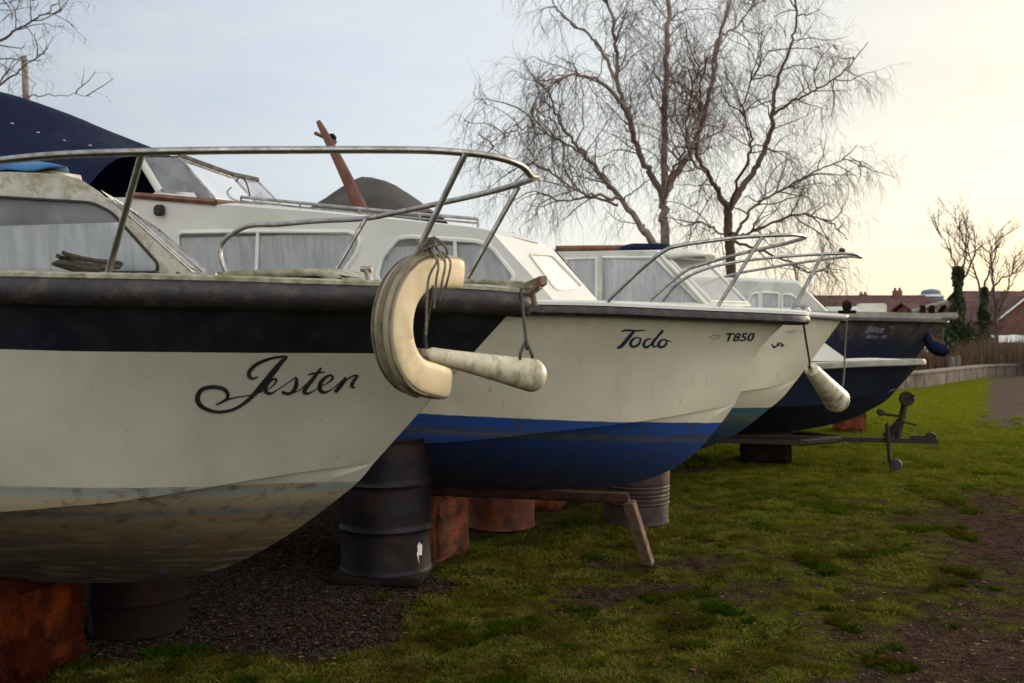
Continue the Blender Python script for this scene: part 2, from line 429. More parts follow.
def window(boat, loop, Nin, root, cm='curtain', gm='glass', fr=.011, fm='whitepaint', bars=(), wavy=.006, curtain=True, cz=None, cdist=.025, both=True, label=None):
    """loop: 3-D points on the cabin panel; Nin: inward normal. part window (frame) > pane, curtain"""
    for sd in ((1, -1) if both else (1,)):
        f = (lambda p: p) if sd == 1 else mir
        ni = f(Nin)
        mb = MB(); mb.tube([f(p)-ni*.004 for p in loop], fr, 6, closed=True)
        for a, b in bars: mb.tube([f(a)-ni*.004, f(b)-ni*.004], fr*.9, 6)
        w = mb.build('window', M[fm], root)
        mesh_obj('pane', [f(p)+ni*.006 for p in loop], [tuple(range(len(loop)))], M[gm], w, smooth=False)
        if curtain:
            xs = [p.x for p in loop]; zs_ = [p.z for p in loop]
            x0, x1, z0, z1 = min(xs)-.03, max(xs)+.03, min(zs_)-.02, (cz if cz else max(zs_)+.02)
            c = sum((Vector(p) for p in loop), Vector())/len(loop)
            nx = max(8, int((x1-x0)/.010)); vs = []
            for i in range(nx+1):
                x = x0+(x1-x0)*i/nx; xc = min(max(x, min(xs)+1e-4), max(xs)-1e-4); hit_ = []
                for a_, b_ in zip(loop, loop[1:]+loop[:1]):
                    if (a_.x-xc)*(b_.x-xc) <= 0 and abs(a_.x-b_.x) > 1e-7: hit_.append(a_.z+(b_.z-a_.z)*(xc-a_.x)/(b_.x-a_.x))
                zl, zh = (min(hit_)-.02, max(hit_)+.008) if hit_ else (z0, z0+.01)
                if cz: zh = max(zl+.001, min(zh, cz))
                for z in (zl, zh):
                    y = c.y - (Nin.x*(x-c.x)+Nin.z*(z-c.z))/Nin.y
                    q = Vector((x, y, z))+Nin*(cdist+wavy*math.sin(x*75)+wavy*.7*math.sin(x*31+1))
                    vs.append(f(q))
            mesh_obj('curtain', vs, [(2*i, 2*i+1, 2*i+3, 2*i+2) for i in range(nx)], M[cm], w)
def roof_loft(name, edge, m, root, camber=.06, th=.03, n=14, over=.0):
    """edge: starboard roof-edge points from aft to forward; spans to the mirrored edge with a cambered crown"""
    mb = MB(); vs = []; e = [Vector(p) for p in edge]
    for p in e:
        hb = -p.y+over
        for k in range(n+1):
            y = hb*(2*k/n-1); q = y/hb
            vs.append((p.x, y, p.z+camber*(1-q*q)))
    fs = [(i*(n+1)+k, i*(n+1)+k+1, (i+1)*(n+1)+k+1, (i+1)*(n+1)+k) for i in range(len(e)-1) for k in range(n)]
    mb.add(vs, fs); o = mb.build(name, m, root)
    md = o.modifiers.new('t', 'SOLIDIFY'); md.thickness = th; md.offset = 0
    return o

# ================================================================== JESTER (nearest)
BJ = Boat('motor_cruiser', (.05, 4.02), 'nearest white cruiser with black top band and the name Jester in script on its bow')
J_st = [(0, (.26, .25, .21)), (.03, (.17, .205, .19)), (.07, (.21, .225, .20)), (.11, (.27, .22, .15)), (.20, (.21, .165, .105)), (.24, (.10, .105, .11)), (.32, (.18, .125, .07)), (.5, (.115, .075, .042)), (.75, (.055, .036, .02)), (1, (.03, .02, .012))]  # last stops darken toward the keel, underside shade put into the colour
M['hullJ'] = hull_mat('white_hull_gelcoat', (.47, .455, .405), .952, .045, J_st, .5, stain=(.25, .19, .11), stain_amt=.5, hang=(.22, .17, .10), rusty=1.0)
bsJ = [(0, .012), (.03, .05), (.12, .15), (.4, .36), (.8, .67), (1.3, .92), (1.8, 1.0), (2.6, 1.06), (4.5, 1.06), (6.4, .98)]
BJ.hull(6.4, bsJ, [(-60, 279), (0, 279), (100, 281), (200, 283), (300, 286), (400, 289), (480, 292), (516, 295)],
        [(0, 0), (.25, .20), (.55, .42), (1.0, .66), (1.6, .80), (2.6, .88), (5.7, .88)],
        [(0, 512), (60, 507), (116, 502), (176, 493), (246, 481), (310, 471)],
        [(374, 463), (360, 480), (335, 501), (300, 527), (272, 545), (250, 557), (215, 571), (180, 578), (60, 583)],
        .44, 1.86, .80, [M['hullJ'], M['navy']], band=.245, flare=.035)
BJ.rail([(.002, -.012), (.022, -.006), (.036, .010), (.042, .034), (.036, .060), (.020, .082), (-.004, .088), (-.01, 0)], 'rub')
BJ.rail([(-.07, -.010), (-.06, -.026), (.0, -.030), (.020, -.022), (.022, -.0085), (-.06, -.004)], 'moss_deck', 'toe_rail')
# lettering
jes = [
 [(260, 362, 1), (272, 357.5, 1.6), (286, 356.2, 2.0), (281, 362, 3.5), (272, 373, 4.6), (263, 384, 4.6), (254, 394, 3.6), (244, 403, 2.6), (232, 409.5, 2.4), (217, 411.5, 2.6), (203, 407, 3.4), (197.5, 399, 4.0), (201, 390, 3.4), (211, 386.7, 3.2), (222, 388, 3.2), (227.5, 393, 2.8), (226, 399, 2.2), (216, 404.5, 1.2)],
 [(216, 404.5, .8), (224, 400.5, 1.5), (236, 397, 1.1), (252, 394.5, .9), (262, 391, .8), (267, 388, .8)],
 [(285, 356.3, 1.4), (272, 357.8, 2.0), (258, 363, 2.8), (250, 370, 3.0), (249, 375, 3.2), (252, 378, 2.2), (258, 376.5, 1.0)],
 [(256, 392, .9), (264, 390, 1.0), (272, 386, 1.0), (276, 381, 1.6), (275, 378.4, 1.8), (270, 380.5, 2.2), (265.5, 386, 3.4), (266, 391.5, 3.2), (271, 393, 2.0), (277, 389.5, .9), (286, 383.5, .8), (296, 376.6, 1.0)],
 [(296, 376.6, 1.0), (296.5, 381, 2.8), (295, 388, 3.2), (290, 393, 2.4), (284, 392.6, 2.6), (282.5, 390.5, 2.4)],
 [(290, 393, 1.0), (298, 390.5, .8), (306, 384, .8), (313, 377, .8)],
 [(321, 367.5, 1.8), (314, 377, 3.0), (307, 386, 3.4), (304, 391.5, 3.0), (308, 393, 1.8), (315, 389.5, .9), (321, 385, .8)],
 [(308, 374.2, 1.2), (316, 372.6, 1.6), (325, 371.6, 1.0)],
 [(319, 386, .8), (327, 383, 1.0), (332.5, 378, 1.8), (331, 375, 1.8), (326, 376.6, 2.2), (320.5, 382.5, 3.4), (320, 389.5, 3.4), (325, 392, 2.0), (332, 388.5, .9), (340, 382, .8), (345.5, 376.6, 1.0)],
 [(345.5, 376.6, 1.2), (344.5, 380, 2.6), (339, 387, 3.2), (335, 392, 2.6)],
 [(338, 388.5, .8), (345, 381, 1.0), (352, 376, 1.4), (357.5, 375.3, 1.6), (354, 380, 2.6), (351.5, 385.6, 2.6), (355, 387.2, 1.2)],
]
BJ.strokes('name_lettering', [[(a, b, w*1.28) for a, b, w in st] for st in jes], M['ink'])
BJ.strokes('hull_crack', [[(76, 364, .5), (86, 368, .9), (91, 380, .6), (89, 394, .9), (98, 403, .7), (107, 411, .5), (113, 421, .4)]], M['crackmat'])
# cabin
P0, N0 = side_plane(.64, 1.84, .12); Nin = -N0
pj = lambda x, y: BJ.onplane(x, y, P0, N0)
outer = [pj(*q) for q in [(-420, 290), (-420, 181), (-150, 176), (0, 172.5), (60, 174), (80, 179), (100, 192), (203, 284)]]
win = [pj(*q) for q in round_poly([(-150, 197), (-150, 275), (158, 272), (158, 263), (112, 212), (92, 202.5), (0, 197)], 7)]
win2 = [pj(*q) for q in round_poly([(-400, 199), (-400, 273), (-175, 274), (-175, 197)], 7)]
o = panel('cabin', outer, [win, win2], M['lichen'], BJ.root); cabJ = o
panel('cabin_side', [mir(p)-Vector((.70, 0, 0)) for p in outer], [], M['lichen'], BJ.root)
for wl_ in (win, win2): window(BJ, wl_, Nin, BJ.root, cz=pj(0, 226).z, fr=.006, fm='black', wavy=.003, cdist=.02, both=False)
mb = MB(); a0, a1 = pj(47, 226), pj(47, 274); mb.tube([a0+Nin*.02, a1+Nin*.02], .008, 6); mb.build('window_bar', M['whitepaint'], BJ.root)
bl = [pj(*q) for q in [(-410, 193), (-410, 240), (140, 240), (112, 206), (96, 197), (0, 193)]]
mesh_obj('blind', [p+Nin*.05 for p in bl], [tuple(range(6))], M['blind'], BJ.root, smooth=False)
# swept screen at the front of the cabin
A = pj(197, 276); B_ = pj(88, 181); skew = .46
def fr_pt(base, top, b, t):        # t 0 base .. 1 top
    q = base.lerp(top, t); bq = -q.y; return Vector((q.x-(bq-b)*skew, -b, q.z+.0))
fA = lambda b, t: fr_pt(A, B_, b, t)
fo = [fA(.62, 0), fA(-.60, 0), fA(-.55, .97), fA(0, 1.05), fA(.54, .97)]
fh = [fA(.54, .1), fA(.05, .1), fA(.05, .9), fA(.50, .86)]
fh2 = [fA(-.03, .1), fA(-.52, .1), fA(-.48, .86), fA(-.03, .9)]
panel('windscreen_frame', fo, [fh, fh2], M['lichen'], BJ.root)
for q in (fh, fh2):
    mb = MB(); mb.tube(q, .007, 6, closed=True); w = mb.build('windscreen', M['steel'], BJ.root)
    mesh_obj('pane', [v-Vector((.006, 0, 0)) for v in q], [tuple(range(4))], M['smoke'], w, smooth=False)
# roof: aft to forward, forward edge follows the swept screen
mb = MB(); vs = []; n = 14; st = [0, .2, .4, .6, .8, .93, 1]
aft = pj(-420, 181)
for t in st:
    for k in range(n+1):
        b = -.60+1.20*k/n; fx = fA(.54, 1.0).x-.07-(.54-b)*.8
        x = aft.x+(fx-aft.x)*t
        z = 2.262+.075*(1-(b/.6)**2) - (.05*((t-.8)/.2)**2 if t > .8 else 0) - .02*(abs(b)/.6)**6
        vs.append((x, -b, z))
fs = [(i*(n+1)+k, i*(n+1)+k+1, (i+1)*(n+1)+k+1, (i+1)*(n+1)+k) for i in range(len(st)-1) for k in range(n)]
mb.add(vs, fs); o = mb.build('roof', M['lichen'], BJ.root); md = o.modifiers.new('t', 'SOLIDIFY'); md.thickness = .035
# foredeck lid (raised, mossy)
mb = MB(); q0 = BJ.p(222, 273, .30); q1 = BJ.p(352, 279, .30)
vs = []; nn = 16
for i in range(nn+1):
    t = i/nn; x = q0.x+(q1.x-q0.x)*t; z = q0.z+.006*math.sin(t*3)-(.055*max(0, t-.75)/.25)
    for b in (.36*(1-.25*t), .18, 0, -.18, -.36*(1-.25*t)): vs.append((x, -b, z+.02*(1-(b/.36)**2)))
fs = [(i*5+k, i*5+k+1, (i+1)*5+k+1, (i+1)*5+k) for i in range(nn) for k in range(4)]
mb.add(vs, fs); o = mb.build('foredeck_hatch', M['moss_deck'], BJ.root); md = o.modifiers.new('t', 'SOLIDIFY'); md.thickness = .03
mb = MB(); mb.box(((q0.x+q1.x)/2, 0, q0.z-.06), (abs(q1.x-q0.x)-.08, .56, .09), bevel=.01); mb.build('hatch_coaming', M['darkwood'], BJ.root)
# grab bar and chrome cleat on the side deck
g0, g1 = BJ.p(160, 273, .62), BJ.p(216, 275, .62)
mb = MB(); mb.tube([g0, g1], .010, 8); 
for t in (.3, .75):
    q = g0.lerp(g1, t); mb.tube([q, q+Vector((.02*(1 if t > .5 else -1), 0, -.09))], .008, 8)
mb.build('deck_cleat', M['steel'], BJ.root)
q = BJ.p(376, 288, .30); mb = MB(); top = BJ.p(366, 269, .30); mb.tube([q+Vector((0, 0, -.03)), top], .013, 10); mb.tube([top+Vector((-.02, 0, 0)), top+Vector((.025, 0, -.002))], .012, 8)
mb.build('mooring_post', M['steel'], BJ.root)
# pulpit
near = [(-60, 260, 1.00), (-85, 200, 1.02), (-50, 166, 1.02), (0, 160.5, 1.02), (60, 155, 1.01), (140, 152, .98), (220, 150.5, .87), (300, 150, .74), (380, 149.8, .60), (440, 151, .47), (490, 156, .31), (520, 165, .15)]
npts = [BJ.p(*q) for q in near]; tip = BJ.p(531, 176, 0)
loop = npts+[tip]+[mir(p) for p in npts[::-1]]
mb = MB(); mb.tube(catmull(loop, 6), .0135, 12)
pul = mb.build('pulpit', M['steel'], BJ.root)
def post(boat, top, foot, r=.012, par=None, both=True, foot_r=.0):
    for sd in ((0, 1) if both else (0,)):
        t, f = (top, foot) if sd == 0 else (mir(top), mir(foot))
        mb = MB(); mb.tube([t, f], r, 10)
        if foot_r: mb.lathe([(foot_r, 0), (foot_r, .006), (r*1.5, .012), (r*1.5, .03)], f-Vector((0, 0, .002)), 16)
        mb.build('stanchion', M['steel'], par or boat.root)
f1 = BJ.p(399, 279, .37); f1.z = BJ.zs(-f1.x)-.0
post(BJ, BJ.p(465, 154, .415), f1, foot_r=.03, par=pul)
f2 = BJ.p(106, 280, .87); post(BJ, BJ.p(142, 153, .975), f2, foot_r=.03, par=pul)
# bow roller and anchor
mb = MB(); bow = Vector((0, 0, BJ.zs(0)))
mb.box(bow+Vector((-.10, 0, .035)), (.34, .075, .022), bevel=.004)
mb.tube([bow+Vector((-.30, .0, .06)), bow+Vector((-.13, 0, .055)), bow+Vector((.0, 0, .045))], .011, 8)
mb.build('bow_fitting', M['moss_deck'], BJ.root)
mb = MB()
fl = [(-.035, .0, .02), (-.02, .03, .055), (.045, .045, .08), (.062, .0, .082), (.045, -.045, .08), (-.02, -.03, .055)]
fl2 = [(x+.004, y, z-.034 if x > 0 else z-.05) for x, y, z in fl]
base = bow+Vector((.03, 0, -.005))
mb.add([base+Vector(p) for p in fl]+[base+Vector((p[0]-.002, p[1], p[2])) for p in fl2], [(0, 1, 2, 3, 4, 5), (11, 10, 9, 8, 7, 6)]+[(i, (i+1) % 6, 6+(i+1) % 6, 6+i) for i in range(6)])
mb.tube([base+Vector((-.06, 0, .05)), base+Vector((0, 0, .03)), base+Vector((.015, 0, -.04))], .012, 8)
mb.build('bow_roller', M['greywood'], BJ.root)
# things on Jester
mb = MB(); tv = []; 
for i in range(13):
    for k in range(9):
        px = -40+118*i/12; b = .50-.62*k/8
        b = .57-.9*k/8; x = BJ.p(px, 175, .5).x-(.57-b)*.75; z = 2.262+.075*(1-(b/.6)**2)-.012+.006*math.sin(i*1.3+k)+.055*min(1, (12-i)/6)*min(1, k/1.5)*(1-k/12)
        tv.append(BJ.W @ Vector((x - .1*k/8*0, -b, z)))
mb.add(tv, [(i*9+k, i*9+k+1, (i+1)*9+k+1, (i+1)*9+k) for i in range(12) for k in range(8)])
o = mb.build('tarpaulin', M['blue_tarp']); md = o.modifiers.new('t', 'SOLIDIFY'); md.thickness = .008
tag(o, 'bright blue tarpaulin lying on the lichened cabin roof of the nearest boat', 'tarpaulin')
mb = MB(); pts = []
for i in range(54):
    a = i*.42; rr = .105+.012*math.sin(i*1.1); c = BJ.p(88, 273, .78)
    pts.append(BJ.W @ Vector((c.x+rr*math.cos(a)*(1+.12*math.sin(i*.3)), c.y+rr*.75*math.sin(a), BJ.zs(-c.x)+.022+.0011*i+.012*math.sin(a*.5)+(.03*max(0, math.cos(a+2.6))))))
mb.tube(catmull(pts, 3), .0085, 7); pts = []
for i in range(26):
    c = BJ.p(120+i*2.6, 273, .74); pts.append(BJ.W @ Vector((c.x, c.y+.03*math.sin(i*.7), BJ.zs(-c.x)+.022+.012*math.sin(i*.9))))
mb.tube(catmull(pts, 3), .009, 7)
tag(mb.build('rope_coil', M['rope_dark']), 'dark mossy rope coiled on the side deck below the cabin window', 'rope')
# horseshoe lifebuoy hung on the pulpit
def horseshoe():
    R, w, th = .188, .126, .100
    path = []
    path.append(Vector((.125, R+.012))); path.append(Vector((.07, R+.01)))
    for i in range(25):
        a = math.pi/2+math.pi*i/24; path.append(Vector((R*.92*math.cos(a), R*math.sin(a))))
    path.append(Vector((.07, -R-.01))); path.append(Vector((.105, -R-.012)))
    sec = []
    for i in range(20):
        a = 2*math.pi*i/20; c, s_ = math.cos(a), math.sin(a)
        sec.append((math.copysign(abs(c)**.48, c)*w/2, math.copysign(abs(s_)**.48, s_)*th/2))
    vs = []; fs = []; mi = []; n = len(path); k = 20
    rows = []
    for i in range(n):
        t = path[min(i+1, n-1)]-path[max(i-1, 0)]; t.normalize(); nn_ = Vector((-t.y, t.x)) # inward/outward
        sc = .93 if i in (0, n-1) else 1
        for (u, v) in sec: vs.append(Vector((path[i].x+nn_.x*u*sc, v*sc, path[i].y+nn_.y*u*sc)))
    for i in range(n-1):
        for j in range(k):
            fs.append((i*k+j, i*k+(j+1) % k, (i+1)*k+(j+1) % k, (i+1)*k+j))
            u = (sec[j][0]+sec[(j+1) % k][0])/2
            mi.append(1 if u < -w*.36 else 0)
    # rounded ends
    for e, i0 in ((-1, 0), (1, n-1)):
        cen = Vector((path[i0].x+.028, 0, path[i0].y)); ring = []
        for j in range(k):
            q = vs[i0*k+j]; vs.append(Vector((path[i0].x+.022, q.y*.80, path[i0].y+(q.z-path[i0].y)*.86))); ring.append(len(vs)-1)
        for j in range(k): fs.append((i0*k+j, i0*k+(j+1) % k, ring[(j+1) % k], ring[j])); mi.append(0)
        fs.append(tuple(ring)); mi.append(0)
    return vs, fs, mi
vs, fs, mi = horseshoe()
yaw = math.radians(54)
bu = empty('horseshoe_lifebuoy', wpt(427, 325, 3.50), 0)
bu.rotation_euler = (math.radians(2), math.radians(5), yaw)
tag(bu, 'cream horseshoe lifebuoy with a mouldy edge tied to the nearest pulpit', 'lifebuoy')
o = mesh_obj('float', vs, fs, [M['buoy'], M['buoy_edge']], bu, mi); sharp(o, 50)
md = o.modifiers.new('s', 'SUBSURF'); md.levels = 1; md.render_levels = 1
mb = MB()
for off, rr_, rd in ((-.040, .2455, .004), (.040, .2455, .004), (.0, .2480, .011)):           # dark piping and mould line along the rim
    pts = [Vector((-(rr_-.012)*math.sin(a), off, rr_*math.cos(a))) for a in [math.radians(4+172*i/30) for i in range(31)]]
    mb.tube(pts, rd, 8)
M['mould'] = mat('mould_line', (.10, .08, .055), (.22, .18, .12), 14, .9, c3=(.03, .025, .02), scale3=20)
mb.build('rim_band', M['mould'], bu)
# lashing
mb = MB(); c = wpt(432, 262, 3.48)
for j in range(5):
    pts = []
    for i in range(9):
        a = i/8*2*math.pi
        pts.append(c+Vector((.028*math.sin(a)+.012*j-.03+.01*math.sin(3*a+j), -.075*math.cos(a)*.9+.01, .055*math.cos(a)*1.2+.012*math.sin(2*a+j)+.012*(j-2))))
    mb.tube(catmull(pts, 4), .0048, 6)
for j, (x0, x1, yb) in enumerate([(428, 436, 308), (436, 442, 300), (442, 447, 288), (433, 428, 335)]):
    pts = [wpt(x0, 244+4*j, 3.46), wpt((x0+x1)/2+6, 262, 3.36), wpt(x1, 282, 3.36), wpt(x1-2, yb, 3.40)]
    mb.tube(catmull(pts, 6), .0042, 6)
pts = [wpt(416, 240, 3.62), wpt(424, 247, 3.45), wpt(436, 244, 3.42), wpt(428, 238, 3.62)]
mb.tube(catmull(pts, 6), .005, 6)
tag(mb.build('lashing_rope', M['rope']), 'tangled grey cord lashing the horseshoe lifebuoy to the pulpit stanchion', 'rope')
# fender
def fender(name, A, B, r0, r1, label, ropes, rm='rope_dark'):
    A, B = Vector(A), Vector(B); d = B-A; L = d.length; e = empty(name, A)
    e.rotation_euler = d.to_track_quat('Z', 'Y').to_euler(); tag(e, label, 'fender', 'white fenders hung from the bows')
    mb = MB(); pr = [(.010, -.030), (.016, -.028), (.018, -.004), (r0*.7, 0), (r0*.95, .012), (r0, .04)]
    for i in range(1, 14):
        t = i/14; pr.append((r0+(r1-r0)*(t**1.1), .04+(L-.04-r1*.9)*t))
    for i in range(0, 9):
        a = i/8*math.pi/2; pr.append((max(.008, r1*math.cos(a)), L-r1*.9+r1*.9*math.sin(a)))
    mb.lathe(pr, n=32); mb.build('fender_body', M['fender'], e)
    mb = MB(); mb.tube([Vector((0, .0, -.022)), Vector((0, .0, -.045))], .014, 8); mb.build('eyelet', M['greywood'], e); mb = MB(); mb.lathe([(.018, 0), (.018, .02), (.008, .025)], (r1*.55, 0, L-r1*.35), 12); mb.build('valve', M['greywood'], e)
    Wi = (Matrix.Translation(A) @ e.rotation_euler.to_matrix().to_4x4()).inverted()
    for pts in ropes:
        mb = MB(); mb.tube(catmull([Wi @ Vector(p) for p in pts], 5), .0065 if name == 'fender' and L < .6 and A.y < 5 else .008, 7); mb.build('rope', M[rm], e)
    return e
fe = wpt(529, 372, 3.78)
fender('fender', wpt(428, 354, 3.62), wpt(545, 378, 3.80), .029, .064, 'long white fender slung level between the horseshoe lifebuoy and the nearest bow',
       [[wpt(521, 289, 3.98), wpt(523, 310, 3.9), wpt(526, 338, 3.80), wpt(527, 349, 3.74)], [wpt(526, 340, 3.79), wpt(521, 352, 3.72), wpt(520, 359, 3.72)], [wpt(526, 340, 3.79), wpt(530, 350, 3.72), wpt(533, 358, 3.72)],
        [wpt(427, 354, 3.63), wpt(425, 335, 3.58), wpt(429, 310, 3.5), wpt(432, 285, 3.45)]])

# ================================================================== TODO (second)
BT = Boat('motor_cruiser', (1.91, 6.5), 'white cruiser lettered Todo and T850 with a blue waterline')
T_st = [(0, (.003, .055, .27)), (.15, (.003, .050, .25)), (.19, (.03, .05, .11)), (.24, (.06, .065, .08)), (.29, (.005, .040, .20)), (.5, (.004, .026, .125)), (.8, (.006, .015, .05)), (1, (.008, .010, .02))]
M['hullT'] = hull_mat('white_hull_gelcoat', (.70, .66, .53), .995, .040, T_st, .5, stain=(.32, .21, .10), stain_amt=.35, hang=(.02, .03, .07), streak=.28)
bsT = [(0, .012), (.03, .06), (.12, .17), (.4, .38), (.8, .66), (1.3, .88), (1.9, .99), (2.8, 1.04), (5, 1.04), (7.4, .95)]
BT.hull(7.4, bsT, [(350, 298), (440, 301), (530, 302.5), (600, 304), (700, 308.5), (760, 311), (799, 313)],
        [(0, 0), (.25, .17), (.6, .36), (1.1, .50), (1.8, .58), (2.8, .66), (6.5, .72)],
        [(432, 443), (488, 439), (541, 433), (629, 423), (690, 413)],
        [(735, 404), (722, 422), (703, 445), (688, 459), (668, 471), (646, 480), (600, 487), (540, 490)],
        .50, 1.85, .84, [M['hullT'], M['hullT']], band=0, flare=.045, deck='cream_gel', rake=[(.15, .085), (.4, .11), (.7, .05)])
BT.rail([(.002, .012), (.026, .016), (.036, .034), (.036, .058), (.022, .074), (-.004, .078), (-.01, .02)], 'rub')
BT.rail([(-.05, -.004), (-.04, -.018), (.012, -.018), (.030, -.006), (.030, .0115), (-.03, .0115)], 'white_gel', 'toe_rail')
todo = [
 [(621, 331.5, 1.0), (626, 330, 1.8), (636, 330.5, 1.6), (646, 330, .8)],
 [(634, 331, 2.4), (628, 338, 3.2), (621, 346, 3.0), (617, 347.5, 1.6)],
 [(638, 337, 1.2), (633.5, 338.5, 2.0), (630.5, 343, 2.4), (633, 346.6, 2.2), (638.5, 344, 2.0), (640.5, 338.8, 1.6), (637, 337, 1.0)],
 [(651, 338.5, 1.2), (646.5, 339.5, 1.8), (643.5, 344, 2.4), (646, 347, 2.2), (650.5, 344.5, 1.6), (653.5, 340, 1.2)],
 [(663, 330, 2.4), (657, 337, 2.2), (652.5, 343, 2.6), (654.5, 346.5, 1.6), (658, 344.5, .8)],
 [(664.5, 339, 1.2), (660.5, 340.5, 2.0), (658.5, 344.5, 2.4), (661, 347, 2.0), (665.5, 344.5, 2.0), (666.5, 340.5, 1.4), (664.5, 339, 1.0), (671, 341.5, .8)],
]
BT.strokes('name_lettering', [[(a, b, w*1.15) for a, b, w in st] for st in todo], M['ink_blue'])
BT.text('registration_number', 'T850', 723.5, 341, 8, M['ink'], .3, 1.22, bold=.02, slope=-.01)
BT.strokes('faded_mark', [[(709, 337.5, .8), (714, 335, 1.3), (720, 335.5, 1.2), (718, 338, 1.2), (712, 338.5, 1)]], M['faded'])
P0, N0 = side_plane(.62, 1.82, .2); Nin = -N0
pt = lambda x, y: BT.onplane(x, y, P0, N0)
outer = [pt(*q) for q in [(-330, 292), (-330, 203), (-100, 199), (135, 198), (215, 204), (260, 207.5), (380, 218), (470, 227), (488, 230), (492, 232), (557, 304), (556, 312), (400, 312)]]
w1 = [pt(*q) for q in round_poly([(178, 232), (178, 278), (338, 279), (357, 253), (361, 240), (352, 231.5), (262, 231)], 6)]
w2 = [pt(*q) for q in round_poly([(377, 276), (382, 285), (508, 287), (515, 276), (492, 247), (478, 241), (410, 236.5), (398, 238), (382, 257)], 5)]
w3 = [pt(*q) for q in round_poly([(-60, 231), (-60, 277), (150, 278), (150, 232)], 6)]
cabT = panel('cabin', outer, [w1, w2, w3], M['white_gel'], BT.root)
panel('cabin_side', [mir(p) for p in outer], [[mir(p) for p in w] for w in (w1, w2, w3)], M['white_gel'], BT.root)
window(BT, w1, Nin, BT.root, bars=[(pt(258, 232), pt(256, 278))], fr=.014, cz=pt(200, 238).z)
window(BT, w2, Nin, BT.root, bars=[(pt(455, 239), pt(456, 286))], fr=.015, cz=pt(440, 246).z)
window(BT, w3, Nin, BT.root, fr=.014)
# front of the coach roof
c_t = BT.p(552, 247, 0); c_b = BT.p(600, 303, 0); n_t = pt(492, 232); n_b = pt(557, 304)
PF, NF = plane3(n_t, n_b, c_b)
pf = lambda x, y: BT.onplane(x, y, PF, NF)
c_t2 = pf(552, 248); c_t2 = Vector((c_t2.x, min(c_t2.y, 0), c_t2.z))
fw = [pf(*q) for q in round_poly([(528, 254), (551, 255), (583, 288), (555, 290)], 5)]
fo = [n_t, n_b, c_b, c_t2]
panel('cabin_front', fo, [fw], M['white_gel'], BT.root); panel('cabin_front', [mir(p) for p in fo], [[mir(p) for p in fw]], M['white_gel'], BT.root)
if NF.x < 0: NF = -NF
for f in (lambda p: p, mir):
    mb = MB(); mb.tube([f(p+NF*.003) for p in fw], .008, 6, closed=True); w = mb.build('window', M['cream_gel'], BT.root)
    mesh_obj('pane', [f(p-NF*.004) for p in fw], [tuple(range(len(fw)))], M['whitepaint'], w, smooth=False)
# roof
edge = [pt(*q) for q in [(-330, 203), (-100, 199), (135, 198), (215, 204), (260, 207.5), (320, 212.5), (380, 218), (470, 227), (488, 230)]]
mb = MB(); vs = []; n = 14
for i, p in enumerate(edge):
    hb = -p.y; t = i/(len(edge)-1)
    for k in range(n+1):
        q = 2*k/n-1; fwd = (c_t2.x-n_t.x)*(1-abs(q)**1.5)*(max(0, t-.7)/.3)
        zc_ = .07*(1-q*q)*(1-t**6)+(c_t2.z-n_t.z)*(1-abs(q)**1.5)*t**6
        vs.append((p.x+fwd, q*hb, p.z+zc_))
fs = [(i*(n+1)+k, i*(n+1)+k+1, (i+1)*(n+1)+k+1, (i+1)*(n+1)+k) for i in range(len(edge)-1) for k in range(n)]
o = len(vs)
# last strip to the front top edge
for k in range(n+1):
    q = 2*k/n-1; a = abs(q); v = c_t2.lerp(Vector((n_t.x, n_t.y, n_t.z)), a); vs.append((v.x+.004, q*(-n_t.y), v.z))
fs += [((len(edge)-1)*(n+1)+k, (len(edge)-1)*(n+1)+k+1, o+k+1, o+k) for k in range(n)]
mb.add(vs, fs); mb.build('roof', M['white_gel'], BT.root)
# grab rails on the roof
for f in (lambda p: p, mir):
    mb = MB(); hr = [(241, 197), (300, 203), (360, 208.5), (420, 214), (478, 219)]
    top = [BT.p(x, y, .5) for x, y in hr]
    mb.tube([f(p) for p in top], .011, 8); mb.tube([f(p-Vector((0, 0, .028))) for p in top], .007, 6)
    for p in top: mb.tube([f(p), f(p-Vector((0, 0, .09)))], .009, 6)
    mb.build('hand_rail', M['steel'], BT.root)
